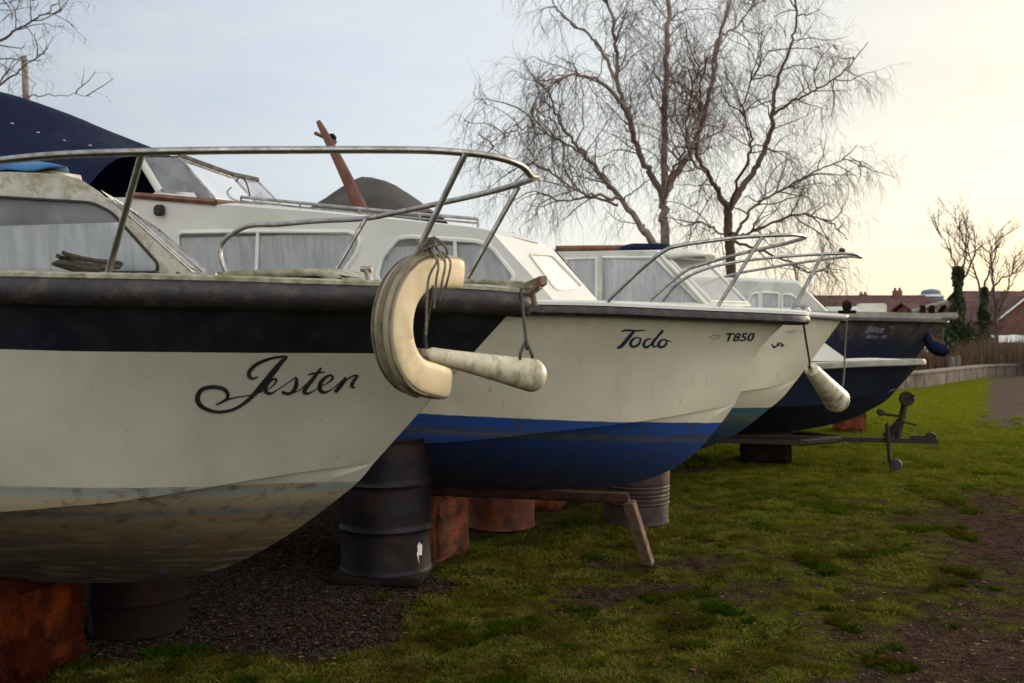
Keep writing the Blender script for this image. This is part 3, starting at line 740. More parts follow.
# wheelhouse: trim, vent, windscreen
mb = MB(); a0, a1 = pt(128, 194.5), pt(216, 202); mb.tube([a0-Nin*.01, a1-Nin*.01], .022, 4); b0 = BT.p(262, 207, 0); mb.tube([a1-Nin*.01, b0], .022, 4); mb.tube([mir(a1), b0], .022, 4); mb.tube([mir(a0), mir(a1)], .022, 4)
mb.build('wooden_trim', M['wood'], BT.root)
mb = MB(); c = pt(162, 210)-Nin*.03; mb.box(c, (.07, .05, .075), bevel=.012); mb.box(c-Nin*.03, (.05, .012, .05), bevel=.004); mb.build('navigation_light', M['black'], BT.root)
sA, sB, sC, sD = BT.p(143, 157, .60), BT.p(179, 157, .56), BT.p(215, 199, .60), BT.p(162, 191, .62)
wc_t, wc_b = BT.p(232, 176, 0), BT.p(260, 207, 0)
for f in (lambda p: p, mir):
    for quad in ([sA, sB, sC, sD], [sB, wc_t, wc_b, sC]):
        mb = MB(); mb.tube([f(p) for p in quad], .010, 6, closed=True)
        w = mb.build('windscreen', M['steel'], BT.root)
        mesh_obj('pane', [f(p) for p in quad], [(0, 1, 2, 3)], M['smoke'], w, smooth=False)
    mb = MB(); mb.tube([f(sA+Vector((-.03, 0, 0))), f(sD+Vector((-.02, 0, 0)))], .03, 8, flat=.4); mb.add([f(v) for v in (sD+Vector((-.03, 0, 0)), sD+Vector((.25, 0, -.02)), sD+Vector((.3, 0, -.09)), sD+Vector((-.3, 0, -.09)))], [(0, 1, 2, 3)])
    mb.build('windscreen_pillar', M['white_gel'], BT.root)
    mb = MB(); mb.tube([f(sB)+Vector((0, 0, .012)), f(wc_t)+Vector((0, 0, .012))], .019, 6); mb.build('windscreen_seal', M['black'], BT.root)
mb = MB(); mb.tube(catmull([BT.p(236, 182, .1), BT.p(240, 177, .1), BT.p(246, 182, .1), BT.p(250, 196, .1)], 5), .006, 6); mb.build('wiper', M['black'], BT.root)
mb = MB(); v0 = pt(228, 204)
for i in range(5): mb.box(BT.p(229+i*5.5, 203.6+i*.5, .45), (.028, .02, .016), bevel=.003)
mb.build('vent', M['black'], BT.root)
# navy canopy
mb = MB(); vs = []; n = 22
stn = [(4.80, 2.98, 2.56), (4.95, 3.04, 2.60), (5.4, 3.24, 2.64), (5.9, 3.44, 2.7), (6.4, 3.60, 2.76), (7.0, 3.7, 2.8), (7.6, 3.5, 2.6), (8.0, 3.35, 2.4)]
for i, (q, T, E) in enumerate(stn):
    for k in range(n+1):
        u = 2*k/n-1; a = abs(u)
        sag = .06*math.sin(i*2.4+k*.9)*(1-a)+.05*math.sin(u*7+i)
        vs.append((-q+.1*math.sin(a*3), u*.90, E+(T-E)*(1-a**2.4)+sag*.6))
    
fs = [(i*(n+1)+k, i*(n+1)+k+1, (i+1)*(n+1)+k+1, (i+1)*(n+1)+k) for i in range(len(stn)-1) for k in range(n)]
mb.add(vs, fs)
# side curtain hanging under the edge
for sd in (1, -1):
    vs = []
    for i, (q, T, E) in enumerate(stn):
        for z, dy in ((E+.01, 0), (E-.10, .02*math.sin(i*3)), (E-.20-.05*math.sin(i*2.1), .03*math.cos(i*2))): vs.append((-q+.1*math.sin(3), -sd*(.90+dy), z))
    mb.add(vs, [(i*3+k, i*3+k+1, (i+1)*3+k+1, (i+1)*3+k) for i in range(len(stn)-1) for k in range(2)])
o = mb.build('canopy', M['navy_cloth'], BT.root, ang=60); md = o.modifiers.new('s', 'SUBSURF'); md.levels = 1; md.render_levels = 2
tx = None
for (x, y) in [(12, 124), (38, 133), (64, 141), (90, 146)]:
    mb = MB(); mb.lathe([(.012, 0), (.012, .006), (.006, .009)], BT.p(x, y, .93), 10); mb.build('canopy_stud', M['steel'], BT.root)
# pulpit of Todo
def pulpit(B, near, tipp, r=.0125, ends=None, mat_='steel'):
    npts = [B.p(*q) for q in near]; tp = B.p(tipp[0], tipp[1], 0)
    loop = npts+[tp]+[mir(p) for p in npts[::-1]]
    mb = MB(); mb.tube(catmull(loop, 6), r, 10); return mb.build('pulpit', M[mat_], B.root)
pulT = pulpit(BT, [(608, 301, .86), (638, 272, .88), (664, 251, .90), (680, 245.5, .88), (710, 241, .74), (745, 237, .56), (780, 235.2, .36), (797, 235, .2)], (805, 237.5))
fT = BT.p(718, 306, .55); post(BT, BT.p(762, 237, .48), fT, .0115, par=pulT, both=False)

# ================================================================== third boat
B3 = Boat('motor_cruiser', (3.11, 9.3), 'white cruiser with teal waterline and glazed wheelhouse, third from the camera')
C_st = [(0, (.03, .11, .15)), (.12, (.05, .13, .16)), (.22, (.10, .10, .075)), (.35, (.02, .06, .10)), (.6, (.01, .03, .06)), (1, (.01, .015, .03))]
M['hull3'] = hull_mat('white_hull_gelcoat', (.74, .69, .55), .89, .03, C_st, .5, stain=(.36, .24, .10), stain_amt=.3, hang=(.06, .07, .07), streak=.15)
bs3 = [(0, .012), (.03, .06), (.12, .17), (.4, .38), (.8, .64), (1.3, .86), (1.9, .97), (2.8, 1.02), (5, 1.02), (7.2, .95)]
B3.hull(7.2, bs3, [(560, 305), (650, 307), (720, 309), (780, 311.5), (820, 314), (843, 315.5)],
        [(0, 0), (.25, .20), (.6, .42), (1.1, .64), (1.8, .80), (2.8, .86), (6.5, .86)],
        [(640, 412), (700, 400), (738, 392), (765, 388)],
        [(797, 380), (782, 398), (765, 412), (745, 428), (725, 440), (700, 449), (660, 456)],
        .44, 1.83, .80, [M['hull3'], M['hull3']], band=0, flare=.04, deck='cream_gel')
B3.rail([(.002, -.014), (.03, -.010), (.036, .012), (.024, .030), (-.004, .034), (-.04, -.014)], 'white_gel', 'toe_rail')
B3.rail([(.002, .035), (.018, .036), (.018, .048), (.0, .050)], 'rub', 'rubbing_rail')
B3.strokes('name_lettering', [[(771.5, 344, 1.2), (774, 347, 2.0), (777, 345, 1.6), (778, 342, 1.2)], [(779, 346, 1.8), (778.6, 344, 1.4), (781, 343, 1.2), (782, 346, 1.9), (784, 344, .8)]], M['ink_blue'])
B3.text('registration_number', '0011', 785.5, 333.5, 3.0, M['faded'], .3, 1.9, slope=-.06)
P0, N0 = side_plane(.70, 1.82, .12); Nin = -N0
p3 = lambda x, y: B3.onplane(x, y, P0, N0)
outer = [p3(*q) for q in [(380, 312), (380, 252), (657, 251), (710, 309)]]
w1 = [p3(*q) for q in [(566, 259), (566, 303), (596, 303), (596, 258)]]
w2 = [p3(*q) for q in [(603, 257), (603, 303), (700, 304), (656, 258)]]
w3 = [p3(*q) for q in [(430, 260), (430, 302), (558, 303), (558, 259)]]
panel('cabin', outer, [w1, w2, w3], M['green_gel'], B3.root); panel('cabin_side', [mir(p) for p in outer], [[mir(p) for p in w] for w in (w1, w2, w3)], M['green_gel'], B3.root)
for w in (w1, w2, w3): window(B3, w, Nin, B3.root, fr=.016, wavy=.005, cz=None)
nt_, nb_ = p3(657, 251), p3(710, 309); ct, cb = B3.p(724, 263, 0), B3.p(752, 306, 0)
PF, NF = plane3(nt_, nb_, cb); ct = Vector((nt_.x+(ct.x-nt_.x), 0, nt_.z+.02))
fo = [nt_, nb_, cb, ct]
PF, NF = plane3(nt_, nb_, cb)
ct.x = nt_.x+(cb.x-nb_.x)
gq = [fo[0].lerp(fo[2], .1), fo[1].lerp(fo[3], .13), fo[2].lerp(fo[0], .07), fo[3].lerp(fo[1], .1)]
for f in (lambda p: p, mir):
    panel('cabin_front', [f(p) for p in fo], [[f(p) for p in gq]], M['green_gel'], B3.root)
    mb = MB(); mb.tube([f(p)+Vector((.006, 0, 0)) for p in gq], .014, 6, closed=True); mb.tube([f(nt_), f(nb_)], .016, 6)
    w = mb.build('windscreen', M['whitepaint'], B3.root)
    mesh_obj('pane', [f(p) for p in gq], [(0, 1, 2, 3)], M['glass'], w, smooth=False)
aftx = p3(380, 252).x
mb = MB(); vs = []; n = 16
for t in (0, .3, .6, .85, 1, 1.06):
    for k in range(n+1):
        q = 2*k/n-1; fx = nt_.x+(ct.x-nt_.x)*(1-abs(q)**2)+.03
        x = aftx+(fx-aftx)*min(1, t)+(.1 if t > 1 else 0)
        vs.append((x, q*.74, nt_.z+.0+.06*(1-q*q)-(.035 if t > 1 else 0)))
fs = [(i*(n+1)+k, i*(n+1)+k+1, (i+1)*(n+1)+k+1, (i+1)*(n+1)+k) for i in range(5) for k in range(n)]
mb.add(vs, fs); o = mb.build('roof', M['green_gel'], B3.root); md = o.modifiers.new('t', 'SOLIDIFY'); md.thickness = .04
pul3 = pulpit(B3, [(660, 306, .84), (676, 285, .88), (700, 271, .9), (730, 263, .82), (764, 258.5, .70), (800, 255.5, .5), (835, 253.8, .3), (852, 254, .15)], (861, 257.5), .0135)
post(B3, B3.p(823, 254.8, .38), B3.p(794, 309, .44), .012, par=pul3)
mb = MB(); mb.lathe([(.012, 0), (.028, .01), (.03, .03), (.014, .045)], B3.p(842, 253, .2), 10); mb.build('deck_lamp', M['black'], B3.root)
mb = MB(); q = B3.p(806, 311, .1); mb.lathe([(.035, 0), (.04, .02), (.028, .05), (.012, .06)], q-Vector((0,0,.02)), 14); mb.tube([q+Vector((-.09, .05, .07)), q+Vector((.02, 0, .02))], .02, 8); mb.build('deck_fitting', M['steel'], B3.root)
mb = MB(); q = B3.p(847, 313, 0); mb.box(q+Vector((0, 0, .01)), (.16, .08, .03), bevel=.006); mb.lathe([(.03, 0), (.045, .03), (.04, .08), (.015, .1)], q+Vector((.0, 0, .02)), 12); mb.build('bow_roller', M['darkwood'], B3.root)
# dark dodger over the after deck, with the wooden mast
mb = MB(); n = 18; vs = []
s0 = -B3.p(409, 214, .8).x; s1 = -B3.p(283, 205, .8).x
for i in range(13):
    t = i/12; s_ = s0+(s1-s0)*t; zt = 2.86+.40*math.sin(min(1, t/.62)*math.pi/2)**1.1 if t < .62 else 3.26-.34*((t-.62)/.38)**1.0
    for k in range(n+1):
        u = 2*k/n-1; vs.append((-s_, u*.92, 2.62+(zt-2.62)*(1-abs(u)**1.7)+.012*math.sin(k*1.2+i*.8)))
mb.add(vs, [(i*(n+1)+k, i*(n+1)+k+1, (i+1)*(n+1)+k+1, (i+1)*(n+1)+k) for i in range(12) for k in range(n)])
mb.build('dodger', M['black_cloth'], B3.root, ang=60)
yy = 8.75
mb = MB(); top = B3.p(318, 121, 0.98); mid = B3.p(343, 170, .98); ft = B3.p(372, 232, .98)
mb.tube(catmull([top, B3.p(328, 140, .98), mid, B3.p(357, 200, .98), ft], 4), [ .022+.055*(i/16)**.8 for i in range(17)], 8, flat=.5)
ms = mb.build('mast', M['wood'], B3.root)
mb = MB(); mb.tube([B3.p(315, 133, .90), B3.p(336, 142.5, .90)], .018, 8); mb.build('crossbar', M['wood'], ms)
mb = MB(); mb.lathe([(.02, -.03), (.04, -.01), (.045, .02), (.02, .05)], B3.p(332, 139, .86), 12); mb.build('masthead_fitting', M['darkwood'], ms)
mb = MB(); mb.tube([B3.W @ p for p in (B3.p(556, 248.5, .3), B3.p(640, 247.8, .3))], .028, 8); tag(mb.build('wooden_pole', M['wood']), 'reddish wooden pole lying along the wheelhouse roof of the third boat', 'pole')
mb = MB(); vs = []
c = B3.p(648, 246, .3)
for i in range(11):
    t = i/10; rr = .02+.075*math.sin(min(1, t*1.2+.05)*math.pi*.8)**.6 if t < 1 else .03
    for k in range(10):
        a = 2*math.pi*k/10; vs.append(B3.W @ Vector((c.x-.26+.5*t, c.y+rr*1.6*math.cos(a), c.z-.03+rr*.62*math.sin(a)+.006*math.sin(k*2+i))))
mb.add(vs, [(i*10+k, i*10+(k+1) % 10, (i+1)*10+(k+1) % 10, (i+1)*10+k) for i in range(10) for k in range(10)]+[tuple(range(10)), tuple(range(100, 110))])
tag(mb.build('cover_bundle', M['navy_cloth']), 'rolled navy canvas cover on the wheelhouse roof of the third boat', 'cover')

# ================================================================== low navy launch on the trailer
B4 = Boat('motor_launch', (4.82, 11.7), 'low dark navy launch with a broad white gunwale sitting on a trailer', 'launch')
D_st = [(0, (.008, .012, .028)), (1, (.006, .009, .018))]
M['hull4'] = hull_mat('navy_launch_hull', (.009, .013, .032), .2, .0, D_st, .5, stain=(.035, .035, .04), stain_amt=.2, hang=(.03, .035, .04), streak=.3)
B4.hull(5.2, [(0, .012), (.03, .07), (.12, .2), (.4, .42), (.8, .64), (1.3, .82), (2, .9), (5.2, .86)],
        [(790, 367), (830, 365), (870, 363), (915, 361.5)], [(0, 0), (.3, .25), (.7, .48), (1.2, .66), (2, .74), (4.6, .74)],
        [(820, 405), (860, 396)],
        [(898, 388), (888, 399), (870, 410), (850, 419), (820, 427), (780, 432)], .42, 1.24, .72,
        [M['hull4'], M['hull4']], flare=.02, deck='cream_gel')
B4.rail([(-.08, -.012), (-.06, -.028), (.03, -.026), (.045, .0), (.045, .035), (.03, .045), (-.004, .045), (-.05, -.006)], 'dull_gel', 'gunwale')
mb = MB(); a0 = B4.p(838, 361, .3); 
vs = [(a0.x+.12, -.38, 1.30), (a0.x+.12, .38, 1.30), (a0.x-.28, .42, 1.60), (a0.x-.28, -.42, 1.60), (a0.x-1.6, .46, 1.64), (a0.x-1.6, -.46, 1.64), (a0.x-1.6, .5, 1.28), (a0.x-1.6, -.5, 1.28)]
mb.add(vs, [(0, 1, 2, 3), (3, 2, 4, 5), (0, 3, 5, 7), (1, 6, 4, 2), (5, 4, 6, 7)]); mb.build('cabin', M['white_gel'], B4.root, ang=20)
# trailer
tr = empty('boat_trailer', B4.W @ Vector((0, 0, 0)), -HEAD); tag(tr, 'dark steel boat trailer with winch post and jockey wheel under the low launch', 'trailer')
tl = lambda x, y, b=0: B4.p(x, y, b)
zb = tl(880, 440).z
mb = MB(); d0, d1 = tl(770, 440), tl(924, 439)
mb.box(((d0.x-3.4+d1.x)/2+.4, 0, zb), (abs(d1.x-d0.x)+2.9, .07, .055), bevel=.008)
for sd in (-1, 1):
    mb.box((-2.6, sd*.55, zb), (2.6, .05, .05), bevel=.006)
    mb.tube([(-.9, 0, zb), (-1.4, sd*.55, zb)], .04, 6)
mb.box((-3.2, 0, zb-.05), (.07, 1.5, .07), bevel=.006)
mb.build('chassis', M['trailer'], tr)
mb = MB(); h = tl(928, 437); mb.box((d1.x-.02, 0, zb+.03), (.26, .07, .07), bevel=.012); mb.lathe([(.055, -.04), (.062, 0), (.055, .04)], (h.x+.0, 0, zb+.05), 16, M=Matrix.Translation((h.x+.03, 0, zb+.05)) @ Matrix.Rotation(math.pi/2, 4, 'X')); mb.build('coupling', M['trailer'], tr)
mb = MB(); wp0, wp1 = tl(897, 440), tl(905, 402); mb.tube([wp0, wp1], .038, 4); mb.tube([wp0+Vector((-.12, 0, .02)), wp0.lerp(wp1, .5)], .05, 4)
mb.tube([wp0.lerp(wp1, .62), wp0.lerp(wp1, .60)+Vector((-.24, 0, .04))], .016, 6); mb.tube([wp0.lerp(wp1, .5)+Vector((.0, -.05, 0)), wp0.lerp(wp1, .45)+Vector((.17, -.06, -.02))], .012, 6)
mb.build('winch_post', M['trailer'], tr)
mb = MB(); Mx = Matrix.Translation(wp1+Vector((.02, 0, .04))) @ Matrix.Rotation(math.pi/2, 4, 'X')
mb.lathe([(.08, -.05), (.085, -.04), (.04, -.035), (.04, .035), (.085, .04), (.08, .05)], n=18, M=Mx); mb.tube([wp1+Vector((0, -.06, .04)), wp1+Vector((.1, -.08, .09))], .01, 6); mb.build('winch', M['trailer'], tr)
mb = MB(); Mx = Matrix.Translation(wp1+Vector((-.27, 0, -.13))) @ Matrix.Rotation(math.pi/2, 4, 'X'); mb.lathe([(.02, -.06), (.042, -.05), (.025, 0), (.042, .05), (.02, .06)], n=12, M=Mx); mb.build('bow_roller', M['black'], tr)
mb = MB(); j0, j1 = tl(887, 424, .08), tl(890, 464, .08); mb.tube([j0, j1+Vector((0, 0, .02))], .024, 8); mb.tube([j0+Vector((0, 0, .01)), j0+Vector((.0, -.09, .02))], .010, 6); jj = mb.build('jockey_stand', M['trailer'], tr)
mb = MB(); Mx = Matrix.Translation((j1.x+.06, j1.y, .075)) @ Matrix.Rotation(math.pi/2, 4, 'X'); mb.lathe([(.03, -.03), (.068, -.025), (.075, 0), (.068, .025), (.03, .03)], n=18, M=Mx); mb.tube([(j1.x, j1.y-.035, .14), (j1.x+.06, j1.y-.035, .075)], .009, 5); mb.build('jockey_wheel', M['black'], tr)
for sd in (-1, 1):
    mb = MB(); Mx = Matrix.Translation((-3.2, sd*.80, .26)) @ Matrix.Rotation(math.pi/2, 4, 'X'); mb.lathe([(.15, -.07), (.24, -.07), (.26, -.04), (.26, .04), (.24, .07), (.15, .07)], n=28, M=Mx); mb.build('wheel', M['black'], tr)
for sd in (-1, 1):
    mb = MB(); mb.box((-2.4, sd*.45, (zb+.62)/2+.02), (.06, .06, .62-zb), bevel=.005); mb.box((-2.4, sd*.45, .63), (.4, .08, .05), bevel=.01); mb.build('bunk', M['darkwood'], tr)

# ================================================================== far dark blue boat
B5 = Boat('motor_cruiser', (6.10, 14.0), 'dark blue cruiser with pale painted name and white deck, farthest of the row')
M['hull5'] = hull_mat('dark_blue_hull', (.012, .015, .045), .2, .0, D_st, .5, stain=(.03, .03, .05), stain_amt=.2, hang=(.03, .035, .04), streak=.3)
B5.hull(8.0, [(0, .012), (.03, .08), (.12, .22), (.4, .5), (.8, .78), (1.3, 1.0), (2, 1.15), (8, 1.1)],
        [(700, 316), (780, 317), (850, 318), (900, 319), (940, 320)], [(0, 0), (.4, .32), (.8, .55), (1.3, .78), (2.2, .95), (6.5, .95)],
        [(850, 385), (800, 392)],
        [(903, 374), (890, 390), (870, 403), (845, 411), (800, 416), (740, 418)], .42, 1.9, .78,
        [M['hull5'], M['hull5']], flare=.06, deck='cream_gel')
B5.rail([(.002, -.012), (.04, -.008), (.05, .03), (.03, .05), (-.004, .05), (-.01, 0)], 'rub')
B5.rail([(-.09, -.014), (-.07, -.085), (-.03, -.09), (-.02, -.014)], 'dull_gel', 'toe_rail')
B5.text('name_lettering', 'Blitz', 864.5, 332.3, 5.6, M['ink_pale'], .5, 1.3, bold=.01)
B5.text('name_numeral', 'III', 889, 328.5, 3.2, M['ink_pale'], .3, 1.2)
B5.text('port_lettering', 'Blitz III', 865, 338.2, 3.4, M['ink_pale'], .5, 1.5)
mb = MB(); q = Vector((0, 0, B5.zs(0)))
mb.box(q+Vector((-.15, 0, .06)), (.6, .26, .09), bevel=.02); mb.tube([q+Vector((-.45, -.1, .12)), q+Vector((.02, -.02, .26))], .035, 8)
mb.build('bow_platform', M['dull_gel'], B5.root)
mb = MB()
for dx in (-.32, -.2): mb.box(q+Vector((dx, -.1, .15)), (.06, .2, .12), bevel=.01)
mb.build('chock', M['darkwood'], B5.root)
P0, N0 = side_plane(.82, 1.85, .15); Nin = -N0
p5 = lambda x, y: B5.onplane(x, y, P0, N0)
outer = [p5(*q_) for q_ in [(640, 322), (640, 280), (742, 281.5), (797, 283.5), (836, 322)]]
ws = [[p5(*q_) for q_ in round_poly(z, 3)] for z in ([(744, 309), (752, 294), (759, 292), (759, 309)], [(761, 292), (761, 309), (779, 309), (779, 293)], [(782, 294), (782, 309), (800, 309), (797, 298), (790, 294)])]
panel('cabin', outer, ws, M['green_gel'], B5.root); panel('cabin_side', [mir(p) for p in outer], [[mir(p) for p in w] for w in ws], M['green_gel'], B5.root)
for w in ws: window(B5, w, Nin, B5.root, fr=.018)
edge = [p5(*q_) for q_ in [(640, 280), (742, 281.5), (797, 283.5), (836, 322)]]
roof_loft('roof', edge, M['green_gel'], B5.root, .08)
mb = MB(); q = B5.p(871, 311, 0); mb.box(q+Vector((0, 0, .03)), (.38, .42, .15), bevel=.02); mb.build('deck_locker', M['cream_gel'], B5.root)
mb = MB(); q = B5.p(842, 311, 0.2); mb.box(q, (.5, .3, .12), bevel=.03); mb.build('deck_locker', M['white_gel'], B5.root)
# navy fender at its bow
fe5 = empty('bow_fender', wpt(927, 336, 13.9)); tag(fe5, 'dark navy sausage fender hanging from the bow of the farthest boat', 'fender')
A, Bq = wpt(926, 334, 13.9), wpt(945, 350, 13.8); Mi = Matrix.Translation(A).inverted()
pts = catmull([Mi @ p for p in (A, wpt(931, 344, 13.85), wpt(938, 349, 13.8), wpt(948, 350.5, 13.8))], 5)
fe5.location = A
mb = MB(); mb.tube(pts, [.045+.05*math.sin(min(1, i/10)*1.5) if i < 14 else .06 for i in range(len(pts))], 14); mb.build('fender_body', M['navy_cloth'], fe5)
mb = MB(); mb.tube([Mi @ wpt(942, 322, 13.9), Mi @ wpt(943, 347, 13.8)], .012, 6); mb.build('rope', M['rope_dark'], fe5)
# white fender between the second and third bows
fender('fender', wpt(811, 369, 7.95), wpt(841, 405, 8.35), .06, .108, 'stubby white fender hanging at a slant between the second and third bows',
       [[wpt(803, 320, 6.46), wpt(806, 340, 6.9), wpt(809, 358, 7.6), wpt(810, 368, 7.93)], [wpt(847, 319, 9.24), wpt(845, 350, 8.9), wpt(844, 375, 8.5), wpt(842, 390, 8.33)]])

# ================================================================== supports
def block(name, c, size, rz, m, label, cat, bev=.02, rough=.02, group=None):
    bm = bmesh.new(); bmesh.ops.create_cube(bm, size=1)
    for v in bm.verts: v.co = Vector((v.co.x*size[0], v.co.y*size[1], v.co.z*size[2]))
    bmesh.ops.bevel(bm, geom=bm.edges[:], offset=bev, segments=2, affect='EDGES')
    bmesh.ops.subdivide_edges(bm, edges=bm.edges[:], cuts=5, use_grid_fill=True)
    from mathutils import noise
    for v in bm.verts:
        nv = noise.noise_vector(v.co*9+Vector(c)); v.co += nv*rough; nv = noise.noise_vector(v.co*28+Vector(c)); v.co += nv*rough*.4
    me = bpy.data.meshes.new(name); bm.to_mesh(me); bm.free(); me.materials.append(m)
    me.polygons.foreach_set('use_smooth', [True]*len(me.polygons))
    o = bpy.data.objects.new(name, me); COL.objects.link(o); o.location = (c[0], c[1], size[2]/2+(c[2] if len(c) > 2 else 0)); o.rotation_euler = (0, 0, rz)
    tag(o, label, cat, group); return o
G = 'blocks and timbers propping the boats'
def keelz(B, q): 
    h = B.bvh.ray_cast(Vector((-q, -.004, -1)), Vector((0, 0, 1)))[0]; return h.z if h else .45
M['rustblock_dark'] = mat('shaded_rust_block', (.06, .009, .003), (.006, .003, .003), 5, 1, spec=.05, bump=.95, c3=(.16, .03, .005), scale3=5, amt3=.8, bdist=.05)  # darker copy of the rust block, shade under the hull put into its colour
block('support_block', (-2.46, 4.72, 0), (.68, .52, .49), -HEAD, M['rustblock_dark'], 'rough rust red block under the keel of the nearest boat, at the lower left corner', 'block', .05, .022, G)
block('support_block', (-.72, 7.32, 0), (.70, .46, .46), -HEAD-.25, M['rustblock'], 'rust red block beside the tall blue grey drum, under the second boat', 'block', .03, .014, G)
block('support_block', (.30, 9.25, 0), (.36, .5, .36), -HEAD, M['rustblock'], 'small orange block far back in the shadow under the second boat', 'block', .02, .012, G)
block('timber_stack', (3.25, 12.75, 0), (.62, .7, .36), -HEAD, M['darkwood'], 'dark timber stack behind the trailer drawbar under the low launch', 'timber', .02, .01, G)
block('timber_stack', (-.4, 10.3, 0), (1.0, .35, .38), -HEAD, M['darkwood'], 'dark baulk of timber under the keel of the third boat', 'timber', .02, .01, G)
block('support_block', (5.62, 16.6, 0), (.5, .5, .42), -HEAD, M['rustblock'], 'red block on the grass behind the low launch', 'block', .02, .01, G)
M['plank'] = mat('brown_plank', (.036, .016, .010), (.018, .009, .006), 9, .95, spec=.1, bump=.4)
b_ = block('keel_plank', (0, 0, 0), (2.2, .14, .06), -HEAD, M['plank'], 'long brown plank lying under the keel of the second boat', 'plank', .01, .006)
b_.location = BT.W @ Vector((-2.25, 0, .49))
mb = MB(); a0, a1 = wpt(628, 499, 6.72), wpt(648, 563, 6.98); d = (a1-a0)
a0 = a0+d*.03; tilt = (a1-a0).to_track_quat('Z', 'Y').to_matrix().to_4x4(); mb.box((a0+a1)/2, (.085, .05, (a1-a0).length), tilt=tilt, bevel=.004)
tag(mb.build('prop_post', M['greywood']), 'slanting wooden post propping the end of the keel plank', 'post')
def drum(name, c, r, h, m, label, ribs=(.33, .66), rim=True, corr=False):
    e = empty(name, (c[0], c[1], c[2] if len(c) > 2 else 0)); tag(e, label, 'drum', 'steel drums standing under the boats')
    pr = [(r*.96, .004), (r*1.01, 0.002), (r*1.015, .012), (r, .022)]
    zz = [.022+(h-.044)*i/60 for i in range(1, 60)]
    for z in zz:
        t = z/h; d_ = 0
        for q in ribs: d_ += .014*math.exp(-((t-q)*h/.011)**2)
        if corr: d_ += .006*math.cos((t)*h*2*math.pi/.035)*(1 if .17 < t < .40 else 0)
        pr.append((r+d_-.004*math.sin(t*9), z))
    pr += [(r, h-.022), (r*1.018, h-.012), (r*1.018, h), (r*.97, h), (r*.965, h-.015), (r*.3, h-.012)]
    mb = MB(); mb.lathe(pr, n=56); 
    o = mb.build('drum_shell', m, e, ang=50)
    from mathutils import noise
    for v in o.data.vertices:
        nv = noise.noise(v.co*5+Vector((c[0], c[1], 0))); rr = Vector((v.co.x, v.co.y, 0)); v.co -= rr*max(0, nv)*.05
    return e
dm = drum('steel_drum', (-.84, 6.64), .30, .885, M['drum'], 'tall upright blue grey drum with two ribs under the bow of the second boat')
dm.location.z = .045
mb = MB(); vs = []
for (dx, dz) in [(0, 0), (.035, -.005), (.04, .06), (.02, .075), (.028, .05), (.01, .085), (-.01, .06), (-.005, .03), (-.015, .01), (.01, -.06)]:
    a = -math.pi/2+.86+dx*3; vs.append((.309*math.cos(a), .309*math.sin(a), .13+dz))
mb.add(vs, [tuple(range(len(vs)))]); mb.build('torn_label', M['whitepaint'], dm, smooth=False)
block('base_board', (-.86, 6.62, 0), (.60, .56, .045), -.1, M['darkwood'], 'flat dark board under the tall blue grey drum', 'board', .006, .004)
drum('cut_drum', (-2.05, 5.46), .255, .36, M['rust_dark'], 'low dark cut-down drum behind the rust red block at the lower left', (.5,))
drum('cut_drum', (-.09, 8.36), .28, .46, M['rust'], 'orange rusted cut-down drum under the second boat', (.75, .88), corr=False)
drum('steel_drum', (1.07, 8.55), .28, .88, M['drum_red'], 'faded maroon corrugated drum behind the slanting prop post', (.70,), corr=True)

# ================================================================== ground
def vnoise(x, y, f, seed):
    r = np.random.default_rng(seed); T = r.random((256, 256)); X = x*f; Y = y*f
    xi = np.floor(X).astype(int); yi = np.floor(Y).astype(int); xf = X-xi; yf = Y-yi
    xf = xf*xf*(3-2*xf); yf = yf*yf*(3-2*yf)
    g = lambda a, b: T[a % 256, b % 256]
    return (g(xi, yi)*(1-xf)+g(xi+1, yi)*xf)*(1-yf)+(g(xi, yi+1)*(1-xf)+g(xi+1, yi+1)*xf)*yf
def fbm(x, y, f, seed, o=4):
    s = 0; a = .5; t = 0
    for i in range(o): s = s+a*vnoise(x+i*7.3, y+i*3.1, f*2**i, seed+i); t += a; a *= .55
    return s/t
sm = lambda a, b, x: np.clip((x-a)/(b-a), 0, 1)**2*(3-2*np.clip((x-a)/(b-a), 0, 1))
def grass_amt(x, y):
    px = CX+F*x/np.maximum(y, .5); py = HY+F*CZ/np.maximum(y, .5)
    n = fbm(x, y, 1.1, 3); n2 = fbm(x, y, 4.0, 9)
    g = .77+.75*(n-.5)+.75*(n2-.5)
    # bare strip beneath and between the hulls
    row = x*.85-(y-4)*.52+2.2                       # distance to the right of a line behind the bows
    g = g-.75*(1-sm(-.6, .5, row+.9*(n-.5)))
    g = g-.95*(1-sm(-.98, -.35, x+.8*(n-.5)+(y-5.2)*.05))*sm(4.75, 5.35, y+.8*(n-.5))
    # worn dirt to the lower right
    wob = 1.2*(n-.5)
    d1 = np.exp(-((x-2.5+wob)**2)/.75-((y-4.9-wob)**2)/.55)
    d2 = np.exp(-((x-4.2-.35*(y-8)+wob)**2)/.7-((y-8.0)**2)/5.0)
    d3 = np.exp(-((x-1.25)**2)/.9-((y-6.2-.25*(x-1.2)+.4*wob)**2)/.07)
    d4 = np.exp(-((x-.9)**2)/.5-((y-7.0+.2*wob)**2)/.05)
    g = g-.75*d1-.8*d2-.6*d3-.6*d4-.10*np.exp(-((x-2.6-.3*(y-7))**2)/2.2)*(1-sm(9.5, 12.5, y))
    far = sm(11, 15, y); g = g*(1-far)+(.9+.35*(n-.5))*far
    return np.clip(g, 0, 1)
def path_amt(x, y):
    e = 7.95+(y-17.0)*.49+.5*(fbm(x, y, .8, 21)-.5)
    return sm(-.25, .35, x-e)*sm(16.2, 18.2, y+.4*(x-9))
